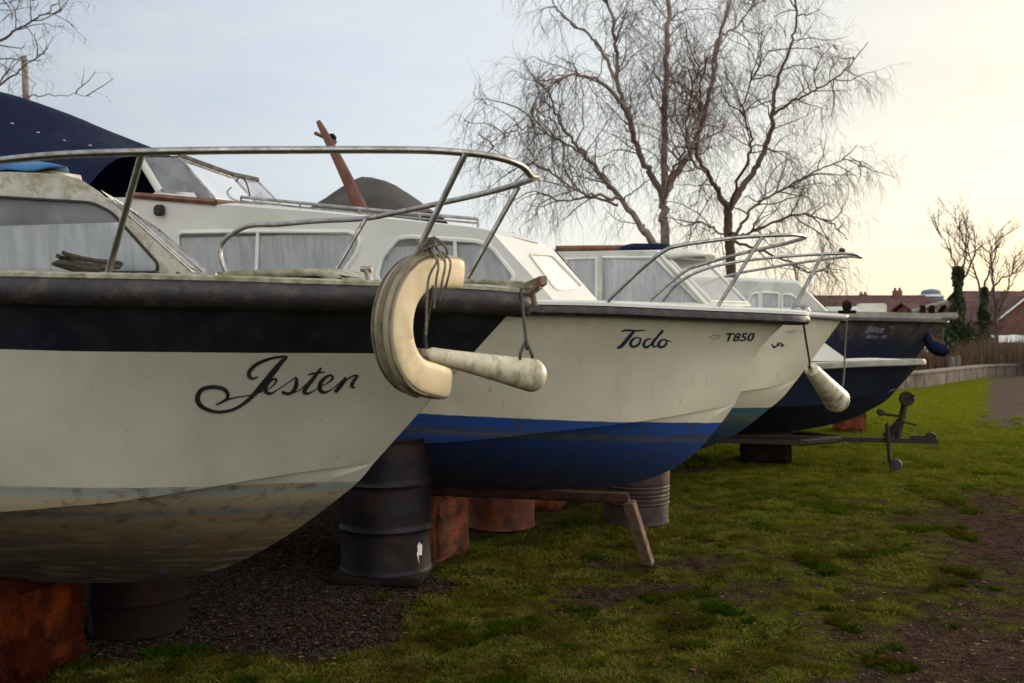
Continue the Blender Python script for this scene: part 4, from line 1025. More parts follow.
def axis(segs):
    out = [segs[0][0]]
    for a, b, st in segs:
        n = max(1, int(round((b-a)/st))); out += [a+(b-a)*(i+1)/n for i in range(n)]
    return np.array(out)
gx = axis([(-900, -100, 100), (-100, -20, 10), (-20, -5, .6), (-5, 7, .05), (7, 16, .12), (16, 40, .8), (40, 120, 10), (120, 900, 90)])
gy = axis([(-300, -20, 40), (-20, 2, 2), (2, 11, .045), (11, 20, .1), (20, 45, .3), (45, 100, 5), (100, 1200, 100)])
X, Y = np.meshgrid(gx, gy); X = X.ravel(); Y = Y.ravel()
ga = grass_amt(X, Y); pa = path_amt(X, Y)
near = (1-sm(14, 30, np.abs(Y)))*(1-sm(9, 14, np.abs(X)))
def ground_z(x, y):
    near = (1-sm(14, 30, np.abs(y)))*(1-sm(9, 14, np.abs(x)))
    return near*((fbm(x, y, .9, 31)-.5)*.05+(fbm(x, y, 7, 41)-.5)*.028*(.5+grass_amt(x, y)))-.012
Z = ground_z(X, Y)
nxg, nyg = len(gx), len(gy)
me = bpy.data.meshes.new('ground')
me.vertices.add(nxg*nyg); co = np.stack([X, Y, Z], 1).astype(np.float32); me.vertices.foreach_set('co', co.ravel())
ii, jj_ = np.meshgrid(np.arange(nxg-1), np.arange(nyg-1)); b0 = (jj_*nxg+ii).ravel()
quads = np.stack([b0, b0+1, b0+1+nxg, b0+nxg], 1).astype(np.int32); nf = len(quads)
me.loops.add(nf*4); me.loops.foreach_set('vertex_index', quads.ravel()); me.polygons.add(nf)
me.polygons.foreach_set('loop_start', np.arange(0, nf*4, 4, dtype=np.int32)); me.polygons.foreach_set('loop_total', np.full(nf, 4, np.int32))
me.update(); me.validate()
at = me.attributes.new('cover', 'FLOAT_COLOR', 'POINT')
ca = np.ones((nxg*nyg, 4), np.float32); ca[:, 0] = ga; ca[:, 1] = pa; ca[:, 2] = sm(35, 48, Y); at.data.foreach_set('color', ca.ravel())
me.polygons.foreach_set('use_smooth', [True]*nf)
gm, nt, b = new_mat('mossy_ground'); N = NT(nt)
A_ = N.node('ShaderNodeAttribute'); A_.attribute_name = 'cover'; sp = N.node('ShaderNodeSeparateColor'); N.link(A_.outputs['Color'], sp.inputs[0])
v = N.coord()
moss = N.mix(N.noise(v, 1.3, 6), (.046, .074, .004), (.088, .084, .006))
moss = N.mix(N.noise(v, 5, 9, lo=.42, hi=.60), moss, (.016, .024, .002))
moss = N.mix(N.math('MULTIPLY', N.noise(N.coord((1, 1.6, 1)), .9, 8, lo=.5, hi=.68), .75), moss, (.036, .022, .006))
moss = N.mix(N.math('MULTIPLY', N.noise(v, 24, 5, lo=.52, hi=.66), .7), moss, (.060, .040, .012))
sy = N.node('ShaderNodeSeparateXYZ'); N.link(v, sy.inputs[0])
fy = N.node('ShaderNodeMapRange'); fy.inputs['From Min'].default_value = 7; fy.inputs['From Max'].default_value = 20; N.link(sy.outputs['Y'], fy.inputs[0])
moss = N.mix(fy.outputs[0], moss, N.mix(.65, moss, (.125, .135, .008)))
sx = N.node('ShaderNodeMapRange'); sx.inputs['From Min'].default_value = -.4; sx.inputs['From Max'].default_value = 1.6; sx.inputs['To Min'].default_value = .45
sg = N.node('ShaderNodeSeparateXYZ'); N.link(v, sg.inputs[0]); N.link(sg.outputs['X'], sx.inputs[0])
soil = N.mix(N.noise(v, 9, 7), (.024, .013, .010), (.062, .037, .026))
soil = N.mix(sx.outputs[0], (.008, .005, .004), soil)  # soil colour darkened to the left as contact shadow under the hulls
vor = N.node('ShaderNodeTexVoronoi'); vor.inputs['Scale'].default_value = 55; N.link(v, vor.inputs['Vector'])
peb = N.node('ShaderNodeMapRange'); peb.inputs['From Min'].default_value = .78; peb.inputs['From Max'].default_value = .9
sc = N.node('ShaderNodeSeparateColor'); N.link(vor.outputs['Color'], sc.inputs[0]); N.link(sc.outputs[0], peb.inputs[0])
soil = N.mix(N.math('MULTIPLY', peb.outputs[0], .8), soil, (.08, .052, .042))
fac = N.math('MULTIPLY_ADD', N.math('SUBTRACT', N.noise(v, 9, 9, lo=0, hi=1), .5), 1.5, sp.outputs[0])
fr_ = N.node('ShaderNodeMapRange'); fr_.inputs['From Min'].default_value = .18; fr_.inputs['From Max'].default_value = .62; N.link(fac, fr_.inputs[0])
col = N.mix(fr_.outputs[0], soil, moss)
pathc = N.mix(N.noise(v, 3, 6), (.085, .062, .05), (.13, .10, .082))
col = N.mix(sp.outputs[1], col, pathc)
farc = N.mix(N.noise(v, .6, 5), (.07, .05, .025), (.05, .06, .015)); col = N.mix(sp.outputs[2], col, farc)
N.link(col, b.inputs['Base Color']); b.inputs['Roughness'].default_value = 1; b.inputs['Specular IOR Level'].default_value = 0
hh = N.math('MULTIPLY_ADD', vor.outputs['Distance'], -.6, N.noise(v, 40, 8, lo=0, hi=1))
N.bump(hh, b, .9, .03)
me.materials.append(gm)
go = bpy.data.objects.new('ground', me); COL.objects.link(go); tag(go, 'mossy grass ground with worn brown dirt', 'ground', kind='structure')

# grass blades, dead leaves and gravel
def blades(name, n, xr, yr, lenr, cols, label, seed, thr=.45, w=.0022, tuft=False, clump=None):
    r = np.random.default_rng(seed); X = []; Y = []
    tot = 0
    while tot < n:
        y = yr[0]*(yr[1]/yr[0])**r.random(60000); x = (r.random(60000)*2-1)*y*.56+.0
        k = (x > xr[0]) & (x < xr[1]); x, y = x[k], y[k]
        g = grass_amt(x, y)*(.45+1.1*fbm(x, y, 5.5, 77)) - path_amt(x, y)
        if clump is not None: g = g*0+ (fbm(x, y, 3.3, clump) > .66)*(grass_amt(x, y) > .12)*(.4+fbm(x, y, 8, clump+5))
        k = (g > thr+r.random(len(g))*.25); X.append(x[k]); Y.append(y[k]); tot += k.sum()
    x = np.concatenate(X)[:n]; y = np.concatenate(Y)[:n]; z = ground_z(x, y)
    a = r.random(n)*6.283; L = (lenr[0]+(lenr[1]-lenr[0])*r.random(n)**2)*(.75+.05*y); ww = w*(.6+.12*y)
    lx = r.normal(0, .55, n)*L; ly = r.normal(0, .55, n)*L
    c, s_ = np.cos(a)*ww, np.sin(a)*ww
    V = np.empty((n, 4, 3)); base = np.stack([x, y, z-.004], 1); d = np.stack([c, s_, c*0], 1)
    V[:, 0] = base-d; V[:, 1] = base+d
    mid = base+np.stack([lx*.3, ly*.3, L*.6], 1); V[:, 2] = mid+d*.6
    V[:, 3] = base+np.stack([lx, ly, L*.95], 1)
    me = bpy.data.meshes.new(name); me.vertices.add(n*4); me.vertices.foreach_set('co', V.reshape(-1).astype(np.float32))
    q = np.arange(n)*4; tri = np.stack([q, q+1, q+2, q, q+2, q+3], 1).astype(np.int32)
    me.loops.add(n*6); me.loops.foreach_set('vertex_index', tri.ravel()); me.polygons.add(n*2)
    me.polygons.foreach_set('loop_start', np.arange(0, n*6, 3, dtype=np.int32)); me.polygons.foreach_set('loop_total', np.full(n*2, 3, np.int32))
    me.update()
    m, nt, b = new_mat(name); N = NT(nt); v = N.coord()
    sy = N.node('ShaderNodeSeparateXYZ'); N.link(v, sy.inputs[0])
    fy = N.node('ShaderNodeMapRange'); fy.inputs['From Min'].default_value = 7; fy.inputs['From Max'].default_value = 20; N.link(sy.outputs['Y'], fy.inputs[0])
    col = N.mix(N.noise(v, 1.1, 4), cols[0], cols[1]); col = N.mix(N.math('MULTIPLY', N.noise(v, 45, 2, lo=.45, hi=.6), .8), col, cols[2])
    col = N.mix(N.math('MULTIPLY', N.noise(v, 2.6, 8, lo=.44, hi=.60), .75), col, (.050, .030, .007))
    col = N.mix(N.math('MULTIPLY', N.noise(v, 5.5, 7, lo=.52, hi=.62), .7), col, (.012, .024, .002))
    col = N.mix(fy.outputs[0], col, N.mix(.66, col, (.20, .23, .014)))
    nt.nodes.remove(b); out = nt.nodes['Material Output']
    d1 = N.node('ShaderNodeBsdfDiffuse'); d2 = N.node('ShaderNodeBsdfTranslucent'); mx = N.node('ShaderNodeMixShader'); mx.inputs[0].default_value = .35
    N.link(col, d1.inputs[0]); N.link(col, d2.inputs[0]); N.link(d1.outputs[0], mx.inputs[1]); N.link(d2.outputs[0], mx.inputs[2]); N.link(mx.outputs[0], out.inputs[0])
    me.materials.append(m); o = bpy.data.objects.new(name, me); COL.objects.link(o); tag(o, label, 'grass', kind='stuff'); return o
blades('grass', 520000, (-4, 22), (3.9, 42), (.010, .032), [(.062, .112, .008), (.125, .122, .010), (.22, .15, .06)], 'short mossy grass growing over the yard', 5)
blades('weeds', 60000, (-3, 10), (3.9, 20), (.016, .050), [(.018, .055, .002), (.034, .064, .003), (.04, .045, .005)], 'darker green weed tufts scattered over the yard', 6, .15, .0035, clump=55)
# gravel
def bits(name, n, m, label, seed, size, cond, yr=(4, 13), flatz=.5):
    r = np.random.default_rng(seed); xs = []; ys = []; tot = 0
    while tot < n:
        y = yr[0]*(yr[1]/yr[0])**r.random(20000); x = (r.random(20000)*2-1)*y*.56
        k = cond(x, y, r); xs.append(x[k]); ys.append(y[k]); tot += k.sum()
    x = np.concatenate(xs)[:n]; y = np.concatenate(ys)[:n]; z = ground_z(x, y)
    oc = np.array([(1, 0, 0), (-1, 0, 0), (0, 1, 0), (0, -1, 0), (0, 0, 1), (0, 0, -1)], float)
    V = oc[None]*(size*(.5+r.random((n, 1, 1))*1.0))*(.7+.6*r.random((n, 6, 1))); V[:, :, 2] *= flatz
    a = r.random(n)*6.28; ca_, sa = np.cos(a)[:, None], np.sin(a)[:, None]
    vx = V[:, :, 0]*ca_-V[:, :, 1]*sa; vy = V[:, :, 0]*sa+V[:, :, 1]*ca_
    V = np.stack([vx+x[:, None], vy+y[:, None], V[:, :, 2]+z[:, None]+.002], 2)
    tri = np.array([(0, 2, 4), (2, 1, 4), (1, 3, 4), (3, 0, 4), (2, 0, 5), (1, 2, 5), (3, 1, 5), (0, 3, 5)])
    Fc = (np.arange(n)[:, None, None]*6+tri[None]).reshape(-1).astype(np.int32)
    me = bpy.data.meshes.new(name); me.vertices.add(n*6); me.vertices.foreach_set('co', V.reshape(-1).astype(np.float32))
    me.loops.add(len(Fc)); me.loops.foreach_set('vertex_index', Fc); me.polygons.add(n*8)
    me.polygons.foreach_set('loop_start', np.arange(0, n*24, 3, dtype=np.int32)); me.polygons.foreach_set('loop_total', np.full(n*8, 3, np.int32)); me.update()
    me.materials.append(m); o = bpy.data.objects.new(name, me); COL.objects.link(o); tag(o, label, name, kind='stuff')
M['gravel'] = mat('gravel_stones', (.030, .018, .015), (.012, .008, .006), 30, .95, c3=(.085, .06, .05), scale3=60, amt3=.6)
M['leaf'] = mat('dead_leaves', (.10, .048, .02), (.05, .025, .012), 8, .9, spec=.1, c3=(.22, .16, .10), scale3=20, amt3=.7)
bits('gravel', 24000, M['gravel'], 'small brown gravel stones on the bare ground under the boats and at the lower right', 8, .0075, lambda x, y, r: (grass_amt(x, y) < .18+.3*r.random(len(x))) & ((x < .4) | (r.random(len(x)) < .22)))
bits('dead_leaves', 2300, M['leaf'], 'scattered dead leaves and twigs on the grass', 9, .016, lambda x, y, r: r.random(len(x)) < .5, (4, 16), .18)

# ================================================================== quay wall, reeds, houses, trees
M['stone'] = mat('quay_stone', (.085, .056, .04), (.05, .036, .026), 2.5, .9, bump=.6, c3=(.05, .045, .03), scale3=1.2, amt3=.7, bdist=.04)
M['coping'] = mat('quay_coping', (.15, .115, .09), (.095, .075, .06), 2.5, .9, bump=.4)
mb = MB(); W = [Vector((10.6, 28.2, 0)), Vector((12.6, 30.4, 0)), Vector((18.0, 37.6, 0)), Vector((22.6, 42.0, 0)), Vector((40, 58, 0))]
hs = [.42, .42, .40, .36, .34]
for i in range(len(W)-1):
    d = (W[i+1]-W[i]); L = d.length; d.normalize(); nrm = Vector((-d.y, d.x, 0)); k = int(L/.9)+1
    for j in range(k):
        a = W[i]+d*(L*j/k); c = a+d*(L/k/2)+nrm*.2; h = hs[i]+(hs[i+1]-hs[i])*j/k
        mb.box(c+Vector((0, 0, h/2-.02)), (L/k-.02, .38+.02*random.random(), h+.02), math.atan2(d.y, d.x), 0, .012)
        mb.box(c+Vector((0, 0, h+.031)), (L/k-.012, .46, .07), math.atan2(d.y, d.x), 1, .012)
wl_o = mb.build('quay_wall', [M['stone'], M['coping']]); tag(wl_o, 'low stone quay wall with pale coping along the edge of the grass', 'wall')
for (x, y, Y_) in [(952, 372, 36.5), (958, 372, 37.5), (1000, 375, 40.5)]:
    q = wpt(x, 372, Y_); mb = MB(); mb.lathe([(.09, 0), (.09, .75), (.07, .8), (.02, .82)], (q.x, q.y, 0), 12)
    tag(mb.build('bollard', M['coping']), 'short pale post behind the quay wall at the ivy clad trees', 'post', 'pale posts behind the quay wall')
# water beyond the quay, reeds
wm, nt, b = new_mat('river_water'); b.inputs['Base Color'].default_value = (.05, .05, .045, 1); b.inputs['Roughness'].default_value = .08
N = NT(nt); N.bump(N.noise(N.coord((1, .4, 1)), 3, 4, lo=0, hi=1), b, .2, .05)
mb = MB(); mb.add([(-60, 46, .012), (90, 46, .012), (90, 58, .012), (-60, 58, .012)], [(0, 1, 2, 3)])
o = mb.build('river', wm, smooth=False); tag(o, 'narrow river behind the reeds', 'water', kind='structure')
M['reed'] = mat('dry_reeds', (.13, .075, .042), (.085, .048, .028), .5, .9, c3=(.08, .07, .02), scale3=.3, amt3=.6)
def reeds(name, n, xr, yr, h, m, label, seed):
    r = np.random.default_rng(seed); x = xr[0]+(xr[1]-xr[0])*r.random(n); y = yr[0]+(yr[1]-yr[0])*r.random(n)
    hh = h*(.45+.7*r.random(n))*(.5+.9*fbm(x, y, .35, seed)); a = r.random(n)*6.28; w = .012+.02*r.random(n)
    V = np.empty((n, 3, 3)); d = np.stack([np.cos(a)*w, np.sin(a)*w, a*0], 1); B0 = np.stack([x, y, x*0], 1)
    V[:, 0] = B0-d; V[:, 1] = B0+d; V[:, 2] = B0+np.stack([r.normal(0, .15, n)*hh, r.normal(0, .15, n)*hh, hh], 1)
    me = bpy.data.meshes.new(name); me.from_pydata(V.reshape(-1, 3).tolist(), [], [(3*i, 3*i+1, 3*i+2) for i in range(n)]); me.materials.append(m)
    o = bpy.data.objects.new(name, me); COL.objects.link(o); tag(o, label, 'reeds', kind='stuff')
reeds('reeds', 26000, (12, 44), (39.5, 45.5), 1.5, M['reed'], 'brown dry reeds along the river bank behind the quay wall', 12)
reeds('reeds', 24000, (8, 60), (58.5, 62), 1.5, M['reed'], 'brown dry reeds on the far river bank below the houses', 13)
# houses
M['tile'] = mat('red_roof_tiles', (.10, .042, .033), (.065, .028, .023), 1.2, .9, c3=(.06, .03, .025), scale3=.6, amt3=.6)
M['brick'] = mat('red_brick_wall', (.17, .065, .045), (.12, .05, .038), 1.5, .9, c3=(.07, .04, .03), scale3=.6)
M['render'] = mat('pale_rendered_wall', (.34, .30, .26), (.27, .24, .21), 1.0, .9)
M['dglass'] = mat('dark_window_glass', (.03, .032, .04), (.05, .05, .06), 1, .15)
def house(x, y, w, d, he, hr, rz, wallm, label, gable_white=False, nwin=3, chim=True):
    e = empty('house', (x, y, 0), rz); tag(e, label, 'house', 'red roofed houses across the river')
    mb = MB(); mb.add([(-w/2, -d/2, 0), (w/2, -d/2, 0), (w/2, d/2, 0), (-w/2, d/2, 0), (-w/2, -d/2, he), (w/2, -d/2, he), (w/2, d/2, he), (-w/2, d/2, he), (-w/2, 0, hr), (w/2, 0, hr)],
        [(0, 1, 5, 4), (2, 3, 7, 6), (1, 2, 6, 9, 5), (3, 0, 4, 8, 7)]); mb.build('wall', wallm, e, smooth=False)
    mb = MB(); o = .35; k = (hr-he)/(d/2)
    for sd in (-1, 1):
        n = 9
        vs = []; 
        for i in range(n+1):
            t = i/n; yy_ = sd*(d/2+o)*(1-t); zz = hr-abs(yy_)*k+.05
            vs += [(-w/2-.3, yy_, zz+.03*(i % 2)), (w/2+.3, yy_, zz+.03*(i % 2))]
        mb.add(vs, [(2*i, 2*i+1, 2*i+3, 2*i+2) for i in range(n)])
    r = mb.build('roof', M['tile'], e, smooth=False); md = r.modifiers.new('t', 'SOLIDIFY'); md.thickness = .12
    if chim:
        mb = MB(); mb.box((w*.28, 0, hr+.05), (.7, .55, 1.1), m=0, bevel=.03); 
        for dx in (-.2, .2): mb.lathe([(.1, 0), (.12, .22)], (w*.28+dx, 0, hr+.6), 10)
        mb.build('chimney', M['brick'], r)
    for i in range(nwin):
        for zz in ([1.5, he-1.1] if he > 4 else [1.6]):
            xx = -w/2+w*(i+.5)/nwin
            mb = MB(); mb.box((xx, -d/2-.03, zz), (1.15, .08, 1.25), bevel=.01); f = mb.build('window', M['whitepaint'], e)
            mb = MB(); 
            for sx in (-.26, .26): mb.box((xx+sx, -d/2-.076, zz), (.44, .02, 1.05)); 
            mb.build('pane', M['dglass'], f, smooth=False)
    return e
hY = 88
def hx(px, Y_): return (px-CX)/F*Y_
house(hx(866, 86), 86, 9.5, 8, 3.0, 4.85, -.05, M['brick'], 'long red tiled house behind the bow of the farthest boat')
house(hx(968, 80), 82, 9, 8, 2.7, 4.15, .12, M['brick'], 'red tiled house directly behind the ivy clad trees', chim=False)
house(hx(1016, 74), 76, 8, 7, 2.5, 4.0, -.1, M['brick'], 'red tiled house behind the white hulled moored boat')
house(hx(1030, 104), 108, 12, 9, 4.0, 6.2, .05, M['brick'], 'tall red roofed house at the far right edge')
house(hx(985, 108), 112, 12, 9, 3.4, 5.4, .0, M['brick'], 'farther red roofed house showing between the two ivy clad trees')
house(hx(845, 95), 97, 9, 8, 3.2, 5.0, .08, M['brick'], 'red tiled house behind the third boat bow and bare bush')
house(hx(790, 96), 99, 12, 8, 3.2, 5.1, -.04, M['brick'], 'low red tiled house hidden mostly by the row of boats', chim=False)
# white gable of the boathouse
e = empty('boathouse', (hx(1003, 68), 68, 0), .1); tag(e, 'small boathouse with a white edged gable across the river', 'boathouse')
mb = MB(); mb.add([(-2, -2.5, 0), (2, -2.5, 0), (2, -2.5, 2.7), (0, -2.5, 4.1), (-2, -2.5, 2.7), (-2, 2.5, 0), (2, 2.5, 0), (2, 2.5, 2.7), (0, 2.5, 4.1), (-2, 2.5, 2.7)], [(0, 1, 2, 3, 4), (5, 9, 8, 7, 6), (1, 6, 7, 2), (0, 4, 9, 5)]); mb.build('wall', M['brick'], e, smooth=False)
mb = MB(); mb.add([(-2.3, -2.8, 2.5), (0, -2.8, 4.2), (0, 2.8, 4.2), (-2.3, 2.8, 2.5), (2.3, -2.8, 2.5), (2.3, 2.8, 2.5)], [(0, 1, 2, 3), (1, 4, 5, 2)]); r = mb.build('roof', M['tile'], e, smooth=False); md = r.modifiers.new('t', 'SOLIDIFY'); md.thickness = .12
mb = MB(); mb.tube([(-2.2, -2.9, 2.55), (0, -2.9, 4.2)], .06, 4); mb.tube([(2.2, -2.9, 2.55), (0, -2.9, 4.2)], .06, 4); mb.build('bargeboard', M['whitepaint'], e)
# mill cap tower
e = empty('smock_mill', (hx(931, 120), 120, 0)); tag(e, 'grey blue mill tower with a white banded cap rising over the roofs', 'tower')
M['cap'] = mat('blue_grey_cap', (.13, .17, .21), (.10, .13, .17), 1.5, .6)
mb = MB(); mb.lathe([(2.1, 0), (1.75, 4.4), (1.5, 6.15)], n=8); mb.build('tower', M['cap'], e, ang=20)
mb = MB(); mb.lathe([(1.5, 6.15), (1.62, 6.2), (1.58, 6.42), (1.4, 6.45)], n=16); mb.build('gallery', M['whitepaint'], e, ang=20)
mb = MB(); mb.lathe([(1.15, 6.45), (1.12, 6.85), (.8, 7.05), (.2, 7.15)], n=16); mb.build('cap', M['cap'], e)
# moored boat with a white cover
e = empty('moored_boat', wpt(1022, 346, 60)+Vector((0, 0, -.1)), .05); e.location.z = .3; tag(e, 'red hulled moored boat under a white cover at the right edge', 'boat')
M['redhull'] = mat('faded_red_paint', (.30, .055, .045), (.20, .04, .035), 1, .6)
mb = MB(); vs = []; n = 12
for i in range(n+1):
    t = i/n; x = -3.2+6.6*t; bb = 1.1*math.sin(min(1, .12+t*1.1)*math.pi/2) if t < .8 else 1.1
    for (q, z) in ((0, -.3), (.7, -.2), (1, .3), (1.06, .75+.15*(1-t))): vs.append((x, -bb*q, z))
    for (q, z) in ((1.06, .75+.15*(1-t)), (1, .3), (.7, -.2), (0, -.3)): vs.append((x, bb*q, z))
mb.add(vs, [(i*8+k, i*8+k+1, (i+1)*8+k+1, (i+1)*8+k) for i in range(n) for k in range(7)]); mb.build('hull', M['redhull'], e)
mb = MB(); vs = []
for i in range(n+1):
    t = i/n; x = -3.1+6.4*t; bb = 1.15*math.sin(min(1, .12+t*1.1)*math.pi/2)
    for k in range(9):
        u = k/4-1; vs.append((x, bb*u, .85+.45*(1-u*u)*math.sin(math.pi*min(1, t+.15))**.5+.03*math.sin(k+i*2)))
mb.add(vs, [(i*9+k, i*9+k+1, (i+1)*9+k+1, (i+1)*9+k) for i in range(n) for k in range(8)]); mb.build('cover', M['whitepaint'], e)
for k_, (x_, w_) in enumerate([(922, 5.5), (912, 4.0), (940, 4)]):
    e = empty('moored_boat', (hx(x_, 53), 52+k_*1.5, .15), .1); tag(e, ['long pale moored cruiser seen through the reeds left of the ivy', 'small pale moored dinghy low behind the quay wall', 'pale moored boat just left of the ivy clad tree'][k_], 'boat')
    mb = MB(); vs = []
    for i in range(9):
        t = i/8; x = -w_/2+w_*t; bb = .8*math.sin(min(1, .1+t)*math.pi/2)
        for (q, z) in ((0, -.2), (.8, 0), (1, .45)): vs.append((x, -bb*q, z))
        for (q, z) in ((1, .45), (.8, 0), (0, -.2)): vs.append((x, bb*q, z))
    mb.add(vs, [(i*6+k, i*6+k+1, (i+1)*6+k+1, (i+1)*6+k) for i in range(8) for k in range(5)]); mb.build('hull', M['render'], e)
    mb = MB(); mb.box((.3, 0, .62), (w_*.42, 1.0, .42), bevel=.1); mb.build('cabin', M['whitepaint'], e)

# ------------------------------------------------------------------ trees
def bark_mat(name, c1, c2, c3, s=3):
    return mat(name, c1, c2, s, .9, bump=.4, c3=c3, scale3=1.5, amt3=.7)
M['birch'] = bark_mat('birch_bark', (.30, .24, .215), (.20, .15, .13), (.10, .065, .05))
M['bark'] = bark_mat('brown_bark', (.085, .046, .034), (.05, .028, .021), (.12, .08, .06))
M['twig'] = mat('brown_twigs', (.085, .042, .027), (.055, .028, .018), 2, .9)
M['ivy'] = mat('ivy_leaves', (.035, .055, .012), (.02, .034, .008), 3, .7, c3=(.09, .10, .02), scale3=5)
class TreeB:
    def __init__(s, seed): s.r = random.Random(seed); s.wood = MB(); s.tw = []
    def tube(s, pts, r0, r1, n): 
        N_ = len(pts); s.wood.tube(pts, [r0+(r1-r0)*(i/(N_-1)) for i in range(N_)], n, caps=False)
    def twig(s, pts, r0): s.tw.append((pts, r0))
    def grow(s, p, d, L, r0, lvl, cfg):
        """wandering shoot with children; droop grows with the level"""
        rr = s.r; seg = cfg['seg'][lvl]; n = max(3, int(L/seg)); pts = [p.copy()]; d = d.normalized(); q = p.copy()
        for i in range(n):
            wob = cfg['wob'][lvl]
            d = (d+Vector((rr.gauss(0, wob), rr.gauss(0, wob), rr.gauss(0, wob)+cfg['lift'][lvl]))).normalized()
            q = q+d*(L/n); pts.append(q.copy())
        if lvl >= 2: s.twig(pts, r0)
        else: s.tube(pts, r0, r0*.4, 5)
        s.kids(pts, L, r0, lvl, cfg)
    def kids(s, pts, L, r0, lvl, cfg, k0=.15):
        rr = s.r
        if lvl+1 >= len(cfg['n']): return
        cnt = int(L*cfg['n'][lvl+1]*(.7+.6*rr.random())+.5)
        for c in range(cnt):
            t = k0+(1-k0)*rr.random(); x = t*(len(pts)-1); i = min(int(x), len(pts)-2); P = pts[i].lerp(pts[i+1], x-i)
            tan = (pts[i+1]-pts[i]).normalized(); ax = Vector((rr.gauss(0, 1), rr.gauss(0, 1), rr.gauss(0, 1))); ax = (ax-tan*ax.dot(tan)).normalized()
            sp_ = cfg['spread'][lvl+1]; d = tan*math.cos(sp_)+ax*math.sin(sp_)
            d.z += cfg['up'][lvl+1]
            Lc = cfg['len'][lvl+1]*(.55+.75*rr.random())*(1.15-.5*t)
            s.grow(P, d, Lc, max(cfg['rad'][lvl+1]*(.7+.5*rr.random()), .002), lvl+1, cfg)
    def limb(s, pts, r0, r1, cfg, kids=True, n=8, k0=.2):
        r0 *= .86; r1 *= .86
        P = catmull(pts, 6)
        P = [P[0]]+[p+Vector((s.r.gauss(0, .022), s.r.gauss(0, .03), s.r.gauss(0, .022))) for p in P[1:-1]]+[P[-1]]
        s.tube(P, r0, r1, n)
        if kids: s.kids(P, sum((P[i+1]-P[i]).length for i in range(len(P)-1)), r0, 0, cfg, k0)
    def done(s, name, loc, label, bm_, tm, group=None, crown_name='crown'):
        e = empty(name, loc); tag(e, label, 'tree', group); L = Vector(loc)
        s.wood.v = [v-L for v in s.wood.v]; s.wood.build('trunk', M[bm_], e, ang=180)
        # twigs as three-sided strands
        V = []; Fc = []
        for pts, r0 in s.tw:
            o = len(V); N_ = len(pts)
            for i, p in enumerate(pts):
                rad = r0*(1-.7*i/(N_-1)); q = p-L
                V += [(q.x+rad, q.y, q.z), (q.x-rad*.5, q.y+rad*.87, q.z), (q.x-rad*.5, q.y-rad*.87, q.z+rad*.3)]
            for i in range(N_-1):
                for k in range(3): Fc.append((o+3*i+k, o+3*i+(k+1) % 3, o+3*i+3+(k+1) % 3, o+3*i+3+k))
        mesh_obj(crown_name, V, Fc, M[tm], e)
        return e
cfgB = dict(seg=[.3, .22, .16, .13], wob=[.1, .24, .28, .24], lift=[0, .0, -.10, -.20], n=[0, 3.1, 5.2, 7.2], spread=[0, .85, .95, .8], up=[0, .12, .0, -.2], len=[0, 1.55, .92, .85], rad=[0, .019, .0085, .0048])
def tp(Y0, pts, rnd): return [wpt(x, y, Y0+d) for (x, y, d) in pts]
T = TreeB(11); Y0 = 25.0
L1 = lambda pts: tp(Y0, pts, T.r)
base = wpt(668, 250, Y0); base.z = 0
T.limb([Vector((base.x, base.y, -.1))]+L1([(666, 250, 0), (663, 215, 0), (664, 190, 0), (664, 150, 0), (665, 110, .1), (666, 60, .1), (668, 10, .2), (671, -40, .2), (672, -90, .3)]), .145, .045, cfgB, k0=.5, n=10)
T.limb(L1([(663, 198, 0), (650, 172, -.3), (636, 145, -.6), (628, 115, -1), (618, 85, -1.2), (616, 50, -1.5), (612, 20, -1.6), (600, -20, -1.8)]), .10, .03, cfgB)
T.limb(L1([(628, 115, -1), (612, 92, -1.5), (592, 78, -2), (570, 75, -2.5), (548, 88, -3), (530, 112, -3.2)]), .06, .016, cfgB)
T.limb(L1([(618, 85, -1.2), (605, 55, -1), (588, 35, -.8), (565, 18, -.6), (555, 5, -.5), (540, -25, -.5)]), .05, .016, cfgB)
T.limb(L1([(665, 192, 0), (680, 168, .3), (693, 148, .6), (704, 115, 1), (712, 85, 1.2), (718, 45, 1.3), (728, 10, 1.4), (742, -40, 1.6)]), .11, .03, cfgB)
T.limb(L1([(704, 115, 1), (692, 95, .6), (680, 92, .3), (668, 88, 0)]), .03, .012, cfgB)
T.limb(L1([(712, 85, 1.2), (716, 40, 2.2), (735, 28, 2.5), (752, 5, 2.8), (765, -30, 3)]), .045, .014, cfgB)
T.limb(L1([(653, 243, -1.2), (642, 228, -1.3), (622, 200, -1.4), (604, 178, -1.6), (585, 155, -1.8), (568, 135, -2), (556, 112, -2.2), (548, 90, -2.3)]), .095, .018, cfgB, k0=.15)
T.limb(L1([(668, 262, 0), (653, 243, -1.2), (640, 226, -1.3)]), .11, .09, cfgB, kids=False)
T.limb(L1([(622, 200, -1.4), (600, 197, -2), (575, 190, -2.4), (552, 172, -2.8), (530, 165, -3.2), (508, 172, -3.6)]), .045, .012, cfgB)
T.limb(L1([(618, 205, -1.4), (590, 198, -1), (560, 200, -.4), (535, 192, 0), (512, 200, .4)]), .04, .012, cfgB)
T.limb(L1([(585, 155, -1.8), (560, 140, -2.6), (535, 128, -3.4), (512, 132, -4), (492, 150, -4.4)]), .035, .010, cfgB)
T.limb(L1([(663, 205, 0), (670, 180, -1.5), (682, 155, -2.5), (692, 130, -3), (698, 100, -3.2)]), .04, .014, cfgB)
T.done('birch_tree', (base.x, base.y, 0), 'tall pale trunked birch with fine drooping twigs, left of the pair behind the boats', 'birch', 'twig', 'bare birches behind the boats')
T = TreeB(23); Y0 = 26.5
base = wpt(730, 250, Y0); base.z = 0
L1 = lambda pts: tp(Y0, pts, T.r)
